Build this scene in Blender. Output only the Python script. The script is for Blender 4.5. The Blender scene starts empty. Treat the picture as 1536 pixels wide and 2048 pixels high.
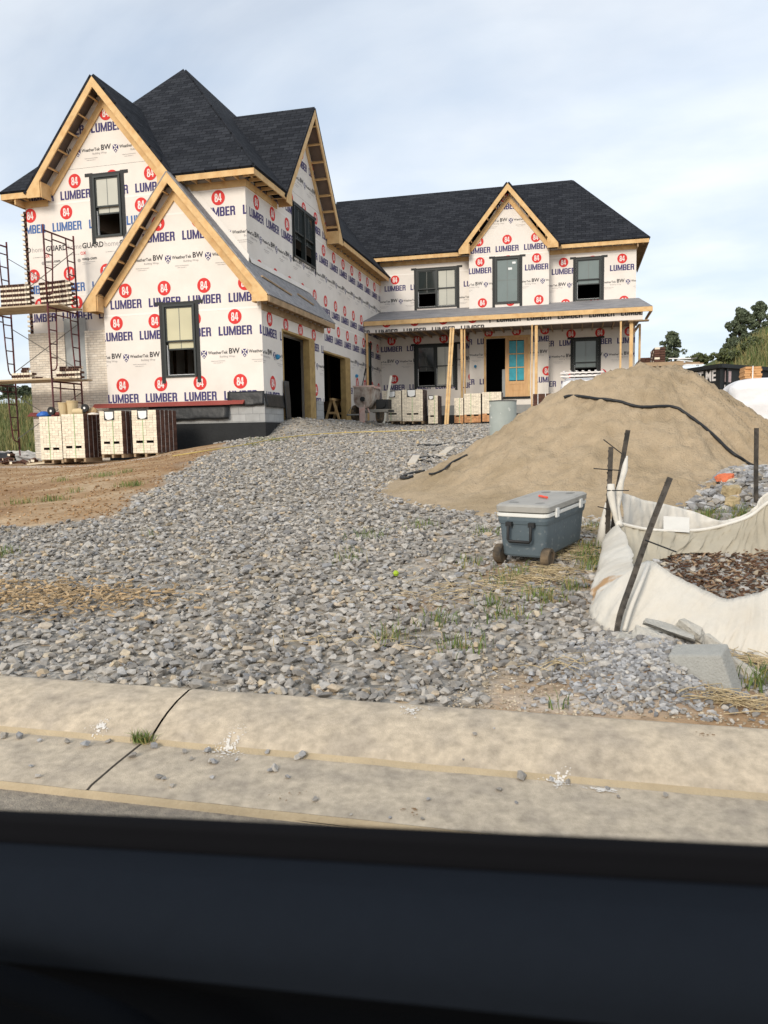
import bpy, bmesh, math, random
import numpy as np
from math import sin, cos, pi, radians, sqrt, atan2, floor
from mathutils import Vector, Matrix, noise as mn

random.seed(7); rng = np.random.default_rng(7)
S = bpy.context.scene
C = S.collection

# ------------------------------------------------------------------ camera, sky, sun, exposure
F_PX = 1536.0; YAW = radians(14.05); PITCH = radians(-5.77); ROLL = radians(-.97); EYE = np.array([0., 0., 1.2])
def cam_axes():
    f = np.array([-sin(YAW), cos(YAW), 0.]); r = np.array([cos(YAW), sin(YAW), 0.]); u = np.array([0, 0, 1.])
    f2 = f*cos(PITCH)+u*sin(PITCH); u2 = u*cos(PITCH)-f*sin(PITCH)
    return r*cos(ROLL)+u2*sin(ROLL), u2*cos(ROLL)-r*sin(ROLL), f2
AR, AU, AF = cam_axes()
cam = bpy.data.cameras.new('camera'); camo = bpy.data.objects.new('camera', cam); C.objects.link(camo)
camo.matrix_world = Matrix(((AR[0], AU[0], -AF[0], EYE[0]), (AR[1], AU[1], -AF[1], EYE[1]), (AR[2], AU[2], -AF[2], EYE[2]), (0, 0, 0, 1)))
cam.sensor_fit = 'VERTICAL'; cam.sensor_height = 24; cam.lens = 24*F_PX/2048
cam.clip_start = .02; cam.clip_end = 3000
cam.dof.use_dof = True; cam.dof.focus_distance = 9.0; cam.dof.aperture_fstop = 5.0
S.camera = camo

SUN_EL = radians(28); SUN_AZ = radians(194)      # azimuth from +Y, clockwise seen from above
sd = Vector((sin(SUN_AZ)*cos(SUN_EL), cos(SUN_AZ)*cos(SUN_EL), sin(SUN_EL)))
W = bpy.data.worlds.new('World'); S.world = W; W.use_nodes = True
nt = W.node_tree; nt.nodes.clear()
def wn(t, **k):
    n = nt.nodes.new(t)
    for a, b in k.items(): setattr(n, a, b)
    return n
wl = nt.links.new
sky = wn('ShaderNodeTexSky', sky_type='NISHITA', sun_disc=False, sun_elevation=SUN_EL, sun_rotation=SUN_AZ, air_density=1.0, dust_density=1.5, ozone_density=1.5)
tc = wn('ShaderNodeTexCoord'); sep = wn('ShaderNodeSeparateXYZ'); wl(tc.outputs['Generated'], sep.inputs[0])
den = wn('ShaderNodeMath', operation='ADD'); wl(sep.outputs[2], den.inputs[0]); den.inputs[1].default_value = .22
mx = wn('ShaderNodeMath', operation='MAXIMUM'); wl(den.outputs[0], mx.inputs[0]); mx.inputs[1].default_value = .05
dx = wn('ShaderNodeMath', operation='DIVIDE'); wl(sep.outputs[0], dx.inputs[0]); wl(mx.outputs[0], dx.inputs[1])
dy = wn('ShaderNodeMath', operation='DIVIDE'); wl(sep.outputs[1], dy.inputs[0]); wl(mx.outputs[0], dy.inputs[1])
cmb = wn('ShaderNodeCombineXYZ'); wl(dx.outputs[0], cmb.inputs[0]); wl(dy.outputs[0], cmb.inputs[1])
mp = wn('ShaderNodeMapping'); wl(cmb.outputs[0], mp.inputs[0]); mp.inputs['Scale'].default_value = (.8, 1.15, 1); mp.inputs['Location'].default_value = (3.1, 1.7, 0); mp.inputs['Rotation'].default_value = (0, 0, .45)
n1 = wn('ShaderNodeTexNoise'); wl(mp.outputs[0], n1.inputs['Vector']); n1.inputs['Scale'].default_value = 1.25; n1.inputs['Detail'].default_value = 9; n1.inputs['Roughness'].default_value = .52; n1.inputs['Distortion'].default_value = .5
cr = wn('ShaderNodeValToRGB'); wl(n1.outputs['Fac'], cr.inputs[0])
cr.color_ramp.elements[0].position = .30; cr.color_ramp.elements[0].color = (.55, .55, .55, 1)
cr.color_ramp.elements[1].position = .66; cr.color_ramp.elements[1].color = (.97, .97, .97, 1)
n2 = wn('ShaderNodeTexNoise'); wl(mp.outputs[0], n2.inputs['Vector']); n2.inputs['Scale'].default_value = 2.3; n2.inputs['Detail'].default_value = 7
cc = wn('ShaderNodeValToRGB'); wl(n2.outputs['Fac'], cc.inputs[0])
cc.color_ramp.elements[0].position = .3; cc.color_ramp.elements[0].color = (6.1, 6.9, 7.9, 1)
cc.color_ramp.elements[1].position = .7; cc.color_ramp.elements[1].color = (8.2, 8.5, 8.75, 1)
mixs = wn('ShaderNodeMixRGB'); wl(cr.outputs[0], mixs.inputs[0]); wl(sky.outputs[0], mixs.inputs[1]); wl(cc.outputs[0], mixs.inputs[2])
bg = wn('ShaderNodeBackground'); wl(mixs.outputs[0], bg.inputs[0]); bg.inputs[1].default_value = .1
wo = wn('ShaderNodeOutputWorld'); wl(bg.outputs[0], wo.inputs[0])

sl = bpy.data.lights.new('sun', 'SUN'); sl.energy = 1.85; sl.angle = radians(20); sl.color = (1, .91, .79)
so = bpy.data.objects.new('sun', sl); C.objects.link(so); so.rotation_euler = (-sd).to_track_quat('-Z', 'Y').to_euler()
S.view_settings.view_transform = 'Standard'; S.view_settings.look = 'None'; S.view_settings.exposure = .44; S.view_settings.gamma = 1
S.render.engine = 'CYCLES'; S.cycles.max_bounces = 6; S.cycles.use_denoising = True

# ------------------------------------------------------------------ finding world points of what the photo shows
def ray(x, y): return AR*((x-768)/F_PX)-AU*((y-1024)/F_PX)+AF
def atX(x, y, v): d = ray(x, y); return EYE+d*(v/d[0])
def atY(x, y, v): d = ray(x, y); return EYE+d*(v/d[1])
def atD(x, y, v): return EYE+ray(x, y)*v
def sst(a, b, x):
    t = np.clip((x-a)/(b-a), 0, 1); return t*t*(3-2*t)
def ground(X, Y):
    X = np.asarray(X, float); Y = np.asarray(Y, float)
    r = np.interp(Y, [2.9, 3.5, 20, 29, 34, 60], [.10, .115, 1.24, 1.50, 1.60, 1.7])
    l = np.interp(Y, [2.9, 3.7, 18, 26, 60], [.10, .12, .60, .66, .8])
    xe = np.interp(Y, [6, 8.3, 13, 18, 20], [-5., -5., -6.8, -8.3, -8.2]); w = sst(xe-4.2, xe+.5, X)
    z = l+(r-l)*w
    ap = sst(-6.4, -7.7, X)*sst(-9.4, -8.1, X)*sst(19.0, 20.9, Y)*sst(31.5, 29.5, Y)
    z = z+(1.70-z)*ap*.97
    z = z+.06*sst(-3.0, -4.2, X)*sst(5.5, 7.5, Y)*sst(16, 11, Y)
    # bank of the field on the left and hill on the right, far behind
    z = z+sst(-16.2, -20, X)*sst(24, 46, Y)*3.0
    z = z+sst(4.0, 14, X)*sst(36, 58, Y)*5.6+sst(2, 30, X)*sst(40, 70, Y)*2.0
    return z
def gz(x, y): return float(ground(x, y))
def gp(px, py):
    d = ray(px, py); t = np.arange(2.2, 90, .01)
    p = EYE[None, :]+d[None, :]*t[:, None]
    below = p[:, 2] < ground(p[:, 0], p[:, 1])
    i = int(np.argmax(below)) if below.any() else len(t)-1
    q = p[i]; return np.array([q[0], q[1], gz(q[0], q[1])])
def nz(x, y, z=0, o=4):
    v = 0; a = .5; f = 1
    for _ in range(o):
        v += a*mn.noise((x*f, y*f, z*f)); a *= .5; f *= 2.03
    return v

# ------------------------------------------------------------------ mesh builder and objects
ORG = {}
SPLIT = {'lookouts': 'lookout', 'ladder_blocks': 'ladder_block', 'porch_joists': 'porch_joist', 'inner_studs': 'inner_stud', 'inner_rails': 'inner_rail', 'roof_cleats': 'roof_cleat', 'foundation_blocks': 'block_wall', 'coatings': 'foundation_coating', 'fascias': 'fascia_board', 'ledges': 'red_flashing', 'stickers': 'sticker', 'ties': 'cable_tie', 'partitions': 'inner_partition', 'wraps': 'wrapped_fabric', 'veneers': 'brick_veneer', 'rails': 'top_rail', 'muntins': 'door_muntin', 'recess': 'cup_recess', 'tracks': 'sash_track', 'braces': 'porch_brace'}
class MB:
    def __init__(s): s.v = []; s.f = []; s.m = []; s.uv = {}
    def add(s, vs, fs, m=0):
        b = len(s.v); s.v += [tuple(map(float, p)) for p in vs]
        for f in fs: s.f.append(tuple(b+i for i in f)); s.m.append(m)
        return b
    def box(s, a, b, m=0):
        x0, y0, z0 = [min(a[i], b[i]) for i in range(3)]; x1, y1, z1 = [max(a[i], b[i]) for i in range(3)]
        s.add([(x0,y0,z0),(x1,y0,z0),(x1,y1,z0),(x0,y1,z0),(x0,y0,z1),(x1,y0,z1),(x1,y1,z1),(x0,y1,z1)],
              [(0,3,2,1),(4,5,6,7),(0,1,5,4),(1,2,6,5),(2,3,7,6),(3,0,4,7)], m)
    def obox(s, c, ax, ay, az, m=0, ms=None):        # centre and three half axes
        c = np.array(c, float); ax, ay, az = [np.array(q, float) for q in (ax, ay, az)]
        vs = [c+i*ax+j*ay+k*az for k in (-1, 1) for i, j in ((-1,-1),(1,-1),(1,1),(-1,1))]
        fs = [(0,3,2,1),(4,5,6,7),(0,1,5,4),(1,2,6,5),(2,3,7,6),(3,0,4,7)]
        if ms is None: s.add(vs, fs, m)
        else:
            b = s.add(vs, [], m)
            for f, mm in zip(fs, ms): s.f.append(tuple(b+i for i in f)); s.m.append(mm)
    def beam(s, p0, p1, w, h, up=(0, 0, 1), m=0):    # rectangular bar between two points
        p0 = np.array(p0, float); p1 = np.array(p1, float); d = p1-p0; L = np.linalg.norm(d); d /= L
        up = np.array(up, float); sd_ = np.cross(d, up)
        if np.linalg.norm(sd_) < 1e-4: sd_ = np.cross(d, (1, 0, 0))
        sd_ /= np.linalg.norm(sd_); u = np.cross(sd_, d)
        s.obox((p0+p1)/2, d*L/2, sd_*w/2, u*h/2, m)
    def prism(s, poly, vec, m=0, ms=None):           # polygon swept by vec; ms = (near, far, sides)
        n = len(poly); vec = np.array(vec, float)
        b = s.add(list(poly)+[np.array(p, float)+vec for p in poly], [], m)
        fs = [tuple(range(n-1, -1, -1)), tuple(range(n, 2*n))]+[(i, (i+1) % n, n+(i+1) % n, n+i) for i in range(n)]
        mm = [m]*(n+2) if ms is None else [ms[0], ms[1]]+[ms[2]]*n
        for f, q in zip(fs, mm): s.f.append(tuple(b+i for i in f)); s.m.append(q)
        return b
    def tube(s, pts, r, n=8, m=0, caps=True):
        pts = [np.array(p, float) for p in pts]; rs = r if hasattr(r, '__len__') else [r]*len(pts)
        prev = None; rings = []
        for i, p in enumerate(pts):
            d = pts[min(i+1, len(pts)-1)]-pts[max(i-1, 0)]; d = d/(np.linalg.norm(d)+1e-9)
            if prev is None:
                a = np.cross(d, (0, 0, 1));
                if np.linalg.norm(a) < .1: a = np.cross(d, (1, 0, 0))
            else: a = prev-d*np.dot(prev, d)
            a /= np.linalg.norm(a); prev = a; bb = np.cross(d, a)
            rings.append([p+rs[i]*(cos(2*pi*k/n)*a+sin(2*pi*k/n)*bb) for k in range(n)])
        b = s.add([q for R_ in rings for q in R_], [], m)
        for i in range(len(pts)-1):
            for k in range(n):
                s.f.append((b+i*n+k, b+i*n+(k+1) % n, b+(i+1)*n+(k+1) % n, b+(i+1)*n+k)); s.m.append(m)
        if caps:
            s.f.append(tuple(b+k for k in range(n-1, -1, -1))); s.m.append(m)
            s.f.append(tuple(b+(len(pts)-1)*n+k for k in range(n))); s.m.append(m)
    def lathe(s, prof, c, n=20, m=0, axis='z'):
        c = np.array(c, float); b = len(s.v); vs = []
        for r, h in prof:
            for k in range(n):
                a = 2*pi*k/n; q = (r*cos(a), r*sin(a), h)
                if axis == 'y': q = (r*cos(a), h, r*sin(a))
                if axis == 'x': q = (h, r*cos(a), r*sin(a))
                vs.append(c+np.array(q))
        fs = []
        for i in range(len(prof)-1):
            for k in range(n): fs.append((i*n+k, i*n+(k+1) % n, (i+1)*n+(k+1) % n, (i+1)*n+k))
        fs.append(tuple(range(n-1, -1, -1))); fs.append(tuple((len(prof)-1)*n+k for k in range(n)))
        s.add(vs, fs, m)
    def sheet(s, fn, nu, nv, m=0):                   # fn(i/nu, j/nv) -> point
        b = s.add([fn(i/nu, j/nv) for j in range(nv+1) for i in range(nu+1)], [], m)
        for j in range(nv):
            for i in range(nu):
                s.f.append((b+j*(nu+1)+i, b+j*(nu+1)+i+1, b+(j+1)*(nu+1)+i+1, b+(j+1)*(nu+1)+i)); s.m.append(m)
    def setuv(s, fi, fn): s.uv[fi] = fn              # fn(point) -> (u, v) for that face
    def pieces(s):
        par = list(range(len(s.v)))
        def fd(a):
            while par[a] != a: par[a] = par[par[a]]; a = par[a]
            return a
        for f in s.f:
            for i in f[1:]: par[fd(i)] = fd(f[0])
        gr = {}
        for k, f in enumerate(s.f): gr.setdefault(fd(f[0]), []).append(k)
        out = []
        for ks in gr.values():
            mb = MB(); ids = sorted({i for k in ks for i in s.f[k]}); mp = {i: n for n, i in enumerate(ids)}; mb.v = [s.v[i] for i in ids]
            for k in ks:
                mb.f.append(tuple(mp[i] for i in s.f[k])); mb.m.append(s.m[k])
                if k in s.uv: mb.uv[len(mb.f)-1] = s.uv[k]
            out.append(mb)
        return out
    def build(s, name, mats, parent=None, smooth=False, label=None):
        if name in SPLIT:                                 # several equal pieces: each becomes a part of its own
            o = None
            for mb in s.pieces(): o = mb.build(SPLIT[name], mats, parent, smooth, label)
            return o
        me = bpy.data.meshes.new(name); mats = mats if isinstance(mats, (list, tuple)) else [mats]
        off = ORG.get(parent.name, (0, 0, 0)) if parent else (0, 0, 0)
        V = np.array(s.v, float)-np.array(off)
        me.from_pydata(V.tolist(), [], s.f)
        for q in mats: me.materials.append(q)
        me.polygons.foreach_set('material_index', s.m)
        if smooth: me.polygons.foreach_set('use_smooth', [True]*len(s.f))
        if s.uv:
            ul = me.uv_layers.new(name='UVMap')
            for fi, fn in s.uv.items():
                for li in me.polygons[fi].loop_indices: ul.data[li].uv = fn(s.v[me.loops[li].vertex_index])
        o = bpy.data.objects.new(name, me); C.objects.link(o)
        if parent: o.parent = parent; ORG[o.name] = off
        if label: o['label'] = label
        return o
def tag(o, label, cat, group=None, kind=None):
    if label: o['label'] = label
    if cat: o['category'] = cat
    if group: o['group'] = group
    if kind: o['kind'] = kind
    return o
def thing(name, label, cat, loc, group=None):
    o = bpy.data.objects.new(name, None); C.objects.link(o); o.location = tuple(map(float, loc)); o.empty_display_size = .2
    ORG[o.name] = tuple(map(float, loc)); return tag(o, label, cat, group)
def np_mesh(name, V, Fc, mats, n=3, mi=None):        # fast mesh from arrays, n-gons of equal size
    me = bpy.data.meshes.new(name); me.vertices.add(len(V)); me.vertices.foreach_set('co', np.asarray(V, np.float32).ravel())
    k = len(Fc); me.loops.add(k*n); me.loops.foreach_set('vertex_index', np.asarray(Fc, np.int32).ravel())
    me.polygons.add(k); me.polygons.foreach_set('loop_start', np.arange(0, k*n, n, dtype=np.int32))
    try: me.polygons.foreach_set('loop_total', np.full(k, n, np.int32))
    except Exception: pass
    for q in mats: me.materials.append(q)
    if mi is not None: me.polygons.foreach_set('material_index', np.asarray(mi, np.int32))
    me.update(calc_edges=True); me.validate(); me.polygons.foreach_set('use_smooth', [False]*len(me.polygons))
    o = bpy.data.objects.new(name, me); C.objects.link(o); return o

# ------------------------------------------------------------------ materials
def M(name, col, rough=.85, var=.12, scale=3., bump=0., bscale=40., metal=0., col2=None, mixs=2., spec=.3, uvbrick=None, stretch=None, island=0., sub=None, lo=.38, hi=.68):
    m = bpy.data.materials.new(name); m.use_nodes = True; t = m.node_tree; p = t.nodes['Principled BSDF']; L = t.links.new
    p.inputs['Roughness'].default_value = rough; p.inputs['Metallic'].default_value = metal; p.inputs['Specular IOR Level'].default_value = spec
    co = t.nodes.new('ShaderNodeTexCoord'); vec = co.outputs['Object']
    if stretch:
        mpn = t.nodes.new('ShaderNodeMapping'); mpn.inputs['Scale'].default_value = stretch; L(vec, mpn.inputs[0]); vec = mpn.outputs[0]
    c4 = (*col, 1)
    src = None
    if uvbrick:
        bw, bh, mort, mcol, c2, rv = uvbrick
        b = t.nodes.new('ShaderNodeTexBrick'); uvn = t.nodes.new('ShaderNodeUVMap'); L(uvn.outputs[0], b.inputs['Vector'])
        b.inputs['Scale'].default_value = 1; b.inputs['Brick Width'].default_value = bw; b.inputs['Row Height'].default_value = bh; b.inputs['Mortar Size'].default_value = mort
        b.inputs['Color1'].default_value = c4; b.inputs['Color2'].default_value = (*c2, 1); b.inputs['Mortar'].default_value = (*mcol, 1); b.inputs['Bias'].default_value = rv; b.inputs['Mortar Smooth'].default_value = .3
        src = b.outputs['Color']; bfac = b.outputs['Fac']
    if col2:
        n = t.nodes.new('ShaderNodeTexNoise'); n.inputs['Scale'].default_value = mixs; n.inputs['Detail'].default_value = 6; L(vec, n.inputs['Vector'])
        r = t.nodes.new('ShaderNodeMapRange'); r.inputs['From Min'].default_value = lo; r.inputs['From Max'].default_value = hi; L(n.outputs['Fac'], r.inputs['Value'])
        q = t.nodes.new('ShaderNodeMixRGB'); L(r.outputs[0], q.inputs[0])
        if src: L(src, q.inputs[1])
        else: q.inputs[1].default_value = c4
        q.inputs[2].default_value = (*col2, 1); src = q.outputs[0]
    if src is None:
        rg = t.nodes.new('ShaderNodeRGB'); rg.outputs[0].default_value = c4; src = rg.outputs[0]
    hs = t.nodes.new('ShaderNodeHueSaturation'); L(src, hs.inputs['Color'])
    n = t.nodes.new('ShaderNodeTexNoise'); n.inputs['Scale'].default_value = scale; n.inputs['Detail'].default_value = 8; n.inputs['Roughness'].default_value = .62; L(vec, n.inputs['Vector'])
    r = t.nodes.new('ShaderNodeMapRange'); r.inputs['From Min'].default_value = .25; r.inputs['From Max'].default_value = .75; r.inputs['To Min'].default_value = 1-var; r.inputs['To Max'].default_value = 1+var; L(n.outputs['Fac'], r.inputs['Value'])
    val = r.outputs[0]
    if island:
        g = t.nodes.new('ShaderNodeNewGeometry'); r2 = t.nodes.new('ShaderNodeMapRange'); r2.inputs['To Min'].default_value = 1-island; r2.inputs['To Max'].default_value = 1+island; L(g.outputs['Random Per Island'], r2.inputs['Value'])
        mu = t.nodes.new('ShaderNodeMath'); mu.operation = 'MULTIPLY'; L(val, mu.inputs[0]); L(r2.outputs[0], mu.inputs[1]); val = mu.outputs[0]
    L(val, hs.inputs['Value']); L(hs.outputs[0], p.inputs['Base Color'])
    if bump:
        n = t.nodes.new('ShaderNodeTexNoise'); n.inputs['Scale'].default_value = bscale; n.inputs['Detail'].default_value = 6; L(vec, n.inputs['Vector'])
        bp = t.nodes.new('ShaderNodeBump'); bp.inputs['Strength'].default_value = bump; bp.inputs['Distance'].default_value = .02; L(n.outputs['Fac'], bp.inputs['Height'])
        if uvbrick:
            b2 = t.nodes.new('ShaderNodeBump'); b2.invert = True; b2.inputs['Strength'].default_value = .6; b2.inputs['Distance'].default_value = .012; L(bfac, b2.inputs['Height']); L(b2.outputs[0], bp.inputs['Normal'])
        L(bp.outputs[0], p.inputs['Normal'])
    return m
m_wrap = M('building_wrap', (.79, .735, .67), .7, .06, 1.3, .55, 2.6, spec=.25, col2=(.72, .66, .59), mixs=.9, lo=.5, hi=.8)
m_red = M('print_red', (.66, .045, .04), .75, .06, 4); m_navy = M('print_navy', (.055, .045, .15), .75, .08, 4)
m_blue = M('print_faded_blue', (.07, .15, .36), .75, .12, 6)
m_black = M('print_black', (.03, .03, .035), .75, .05); m_white = M('print_white', (.80, .76, .72), .75, .04); m_greyp = M('print_grey', (.40, .37, .35), .75, .05)
m_seam = M('wrap_seam', (.86, .81, .75), .6, .04)
m_shingle = M('roof_shingle', (.016, .018, .023), .92, .22, 9, .35, 60, uvbrick=(.33, .14, .010, (.006, .007, .009), (.034, .037, .044), 0.), spec=.15)
m_under = M('roof_underlayment', (.20, .198, .205), .7, .22, 5, .35, 5, col2=(.31, .30, .30), mixs=2.5, stretch=(.6, 3, 3))
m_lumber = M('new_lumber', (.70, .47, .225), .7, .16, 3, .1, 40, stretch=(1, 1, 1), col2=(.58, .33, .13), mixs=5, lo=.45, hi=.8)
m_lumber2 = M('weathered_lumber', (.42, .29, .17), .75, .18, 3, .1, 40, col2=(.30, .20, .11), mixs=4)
m_treated = M('treated_lumber', (.44, .30, .12), .75, .15, 4, .1, 30, col2=(.33, .22, .09), mixs=5)
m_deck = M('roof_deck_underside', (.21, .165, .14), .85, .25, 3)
m_frame = M('window_frame_dark', (.022, .028, .027), .5, .1, 4, spec=.4)
m_tape = M('flashing_tape', (.022, .024, .024), .55, .3, 30, .3, 60)
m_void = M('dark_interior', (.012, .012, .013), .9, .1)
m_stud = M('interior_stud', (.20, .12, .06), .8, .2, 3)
m_block = M('concrete_block', (.36, .36, .35), .9, .12, 5, .3, 60, uvbrick=(.4, .2, .008, (.27, .27, .265), (.41, .41, .40), 0.))
m_tar = M('foundation_coating', (.016, .017, .018), .7, .25, 3, .3, 15)
m_plast = M('black_plastic', (.018, .019, .020), .42, .2, 4, .5, 9)
m_flash = M('red_flashing', (.27, .058, .045), .6, .12, 3)
m_brickw = M('whitewashed_brick', (.70, .62, .51), .9, .10, 5, .35, 50, uvbrick=(.20, .0675, .008, (.54, .48, .41), (.82, .75, .64), 0.), col2=(.58, .52, .45), mixs=1.2, lo=.55, hi=.9)
m_bface = M('brick_cream_face', (.80, .71, .56), .9, .08, 12, .2, 60, island=.12); m_bbrown = M('brick_brown_side', (.105, .052, .037), .92, .2, 14, .3, 60, island=.3)
m_borange = M('brick_orange_face', (.52, .27, .13), .9, .15, 9, island=.2)
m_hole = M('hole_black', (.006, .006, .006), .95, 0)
m_paper = M('paper_white', (.82, .82, .80), .6, .03); m_yel = M('paper_yellow', (.72, .72, .33), .6, .03)
m_strapg = M('strap_green', (.32, .50, .22), .5, .05); m_strapw = M('strap_white', (.62, .60, .58), .5, .05)
m_pallet = M('pallet_wood', (.36, .26, .16), .85, .2, 4)
m_rust = M('scaffold_red_paint', (.070, .026, .026), .6, .3, 9, .15, 40, col2=(.15, .032, .035), mixs=3); m_steel = M('grey_steel', (.17, .165, .15), .5, .2, 8, metal=.5)
m_plank = M('plank_wood', (.50, .40, .27), .8, .15, 4)
m_lens = M('plain_grey', (.3, .3, .3))
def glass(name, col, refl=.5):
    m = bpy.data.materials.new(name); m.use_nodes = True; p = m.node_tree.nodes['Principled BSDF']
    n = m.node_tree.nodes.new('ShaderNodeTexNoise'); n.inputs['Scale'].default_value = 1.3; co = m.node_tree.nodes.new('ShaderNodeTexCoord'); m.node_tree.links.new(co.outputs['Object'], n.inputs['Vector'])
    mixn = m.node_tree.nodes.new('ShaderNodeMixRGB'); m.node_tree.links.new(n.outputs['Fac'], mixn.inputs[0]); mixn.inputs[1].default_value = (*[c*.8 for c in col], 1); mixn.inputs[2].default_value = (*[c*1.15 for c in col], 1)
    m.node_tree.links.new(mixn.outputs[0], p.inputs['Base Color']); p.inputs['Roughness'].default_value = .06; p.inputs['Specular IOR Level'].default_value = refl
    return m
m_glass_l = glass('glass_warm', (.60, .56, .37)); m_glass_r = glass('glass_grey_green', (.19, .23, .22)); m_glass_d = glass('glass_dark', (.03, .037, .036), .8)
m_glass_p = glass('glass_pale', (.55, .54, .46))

# ------------------------------------------------------------------ printed building wrap: letters, emblems, clipping to walls
def tri_fan(polys):
    out = []
    for p in polys:
        for i in range(1, len(p)-1): out.append([p[0], p[i], p[i+1]])
    return np.array(out, float)
def rc(x0, x1, y0, y1): return [(x0, y0), (x1, y0), (x1, y1), (x0, y1)]
LET = {
 'L': (.5, [rc(0,.2,0,1), rc(.2,.5,0,.18)]),
 'U': (.58, [rc(0,.2,.16,1), rc(.38,.58,.16,1), [(0,.16),(.09,0),(.49,0),(.58,.16)]]),
 'M': (.80, [rc(0,.18,0,1), rc(.62,.8,0,1), [(.18,1),(.18,.55),(.34,0),(.4,0),(.4,.35)], [(.62,1),(.4,.35),(.4,0),(.46,0),(.62,.55)]]),
 'B': (.58, [rc(0,.2,0,1), rc(.2,.45,.84,1), rc(.2,.45,.43,.58), rc(.2,.45,0,.16), rc(.38,.57,.58,.84), [(.45,.84),(.57,.84),(.57,.89),(.45,1)], [(.45,.505),(.52,.505),(.57,.58),(.45,.58)], [(.45,.43),(.58,.43),(.52,.505),(.45,.505)], rc(.38,.58,.16,.43), [(.45,0),(.58,.11),(.58,.16),(.45,.16)]]),
 'E': (.5, [rc(0,.2,0,1), rc(.2,.5,.83,1), rc(.2,.46,.43,.58), rc(.2,.5,0,.17)]),
 'R': (.60, [rc(0,.2,0,1), rc(.2,.45,.84,1), rc(.2,.45,.43,.58), rc(.38,.57,.58,.84), [(.45,.84),(.57,.84),(.57,.89),(.45,1)], [(.45,.43),(.53,.43),(.57,.58),(.45,.58)], [(.38,.43),(.40,0),(.60,0),(.56,.43)]]),
 '8': (.46, [rc(.03,.18,.60,.85), rc(.29,.44,.60,.85), rc(0,.17,.15,.42), rc(.30,.47,.15,.42), [(.03,.85),(.44,.85),(.36,1),(.11,1)], [(.0,.42),(.47,.42),(.40,.51),(.07,.51)], [(.07,.51),(.40,.51),(.44,.60),(.03,.60)], [(0,.15),(.08,0),(.39,0),(.47,.15)]]),
 '4': (.52, [rc(.28,.43,0,1), rc(0,.28,.21,.36), rc(.43,.52,.21,.36), [(0,.36),(.12,.36),(.28,.82),(.28,1),(.23,1)]])}
def word(t, h, gap=.07, squeeze=1.):
    x = 0; P = []
    for ch in t:
        w, ps = LET[ch]
        P += [[(q[0]+x, q[1]) for q in p] for p in ps]; x += w+gap
    x -= gap; A = tri_fan(P); A[..., 0] -= x/2; A[..., 1] -= .5
    A[..., 0] *= h*squeeze; A[..., 1] *= h; return A
def ftext(t, h, bold=0., sx=1.):
    c = bpy.data.curves.new('lettering', 'FONT'); c.body = t; c.resolution_u = 2; c.offset = bold; c.align_x = 'LEFT'
    o = bpy.data.objects.new('lettering', c); me = bpy.data.meshes.new_from_object(o); me.calc_loop_triangles()
    V = np.array([v.co[:2] for v in me.vertices]); T_ = np.array([t_.vertices[:] for t_ in me.loop_triangles])
    bpy.data.objects.remove(o); bpy.data.curves.remove(c); bpy.data.meshes.remove(me)
    V = V*h/.72; V[:, 0] *= sx; return V[T_]
def sh(A, dx, dy): return A+np.array([dx, dy])
def disc(r, n=28): return tri_fan([[(r*cos(2*pi*k/n), r*sin(2*pi*k/n)) for k in range(n)]])
RED, NAVY, BLACK, WHITE, GREY, BLUE, SEAM = 1, 2, 3, 4, 5, 6, 7
WM = [m_wrap, m_red, m_navy, m_black, m_white, m_greyp, m_blue, m_seam]
p_84 = [(RED, 0, disc(.195)), (WHITE, 1, word('84', .215, .05, .92))]
p_lum = [(NAVY, 0, word('LUMBER', .238, .07, 1.03))]; p_lumk = [(BLACK, 0, word('LUMBER', .24))]; p_lumb = [(BLUE, 0, word('LUMBER', .24))]
shield = tri_fan([[(-.085,.10),(-.085,-.02),(0,-.12),(.085,-.02),(.085,.10)]])
cross_ = tri_fan([[(-.085,.085),(-.06,.10),(.08,-.05),(.06,-.07)], [(.085,.085),(.06,.10),(-.08,-.05),(-.06,-.07)]])
_w = ftext('WeatherTek', .085, .012, .92); _b = ftext('BW', .145, .02, .95); _s = ftext('Building Wrap', .055, 0, 1.)
_wl = _w[..., 0].max()
p_wt = [(NAVY, 0, sh(shield, -.40, 0)), (WHITE, 1, sh(cross_, -.40, .005)), (WHITE, 1, sh(disc(.022, 8), -.40, -.07)),
        (BLACK, 0, sh(_w, -.28, -.005)), (BLACK, 0, sh(_b, -.25+_wl, -.005)), (GREY, 0, sh(_s, -.09+_wl*.25, -.10))]
def fine_print(wd, h, seed):                          # lines too small to read in the photo
    r = random.Random(seed); P = []; x = 0.
    while x < wd:
        w = r.uniform(.4, 1.0)*h; P.append(rc(x, x+w, r.uniform(0, .25)*h, r.uniform(.6, 1.)*h)); x += w+h*(.28 if r.random() < .8 else .9)
    return tri_fan(P)
_t1 = fine_print(.40, .022, 1); _t2 = fine_print(.28, .022, 2)
p_tiny = [(GREY, 0, sh(_t1, -.2, .02)), (GREY, 0, sh(_t2, -.14, -.03))]
_h = ftext('home', .15, -.004, .95); _g = ftext('GUARD', .15, .02, .95); _ox = ftext('OX', .085, .02, 1); _mk = fine_print(.32, .026, 3); _oc = ftext('oxcp.com', .085, .02, 1.)
p_hg = [(GREY, 0, sh(_h, -.55, 0)), (BLACK, 0, sh(_g, -.53+_h[..., 0].max(), 0)), (RED, 0, sh(_ox, -.15, -.17)), (GREY, 0, sh(_mk, -.52, -.16))]
p_oc = [(BLACK, 0, sh(_oc, -.1, 0)), (GREY, 0, sh(disc(.05, 10), -.2, 0)), (GREY, 0, sh(_t1, -.1, -.07)), (GREY, 0, sh(_t2, -.1, -.12))]
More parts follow.
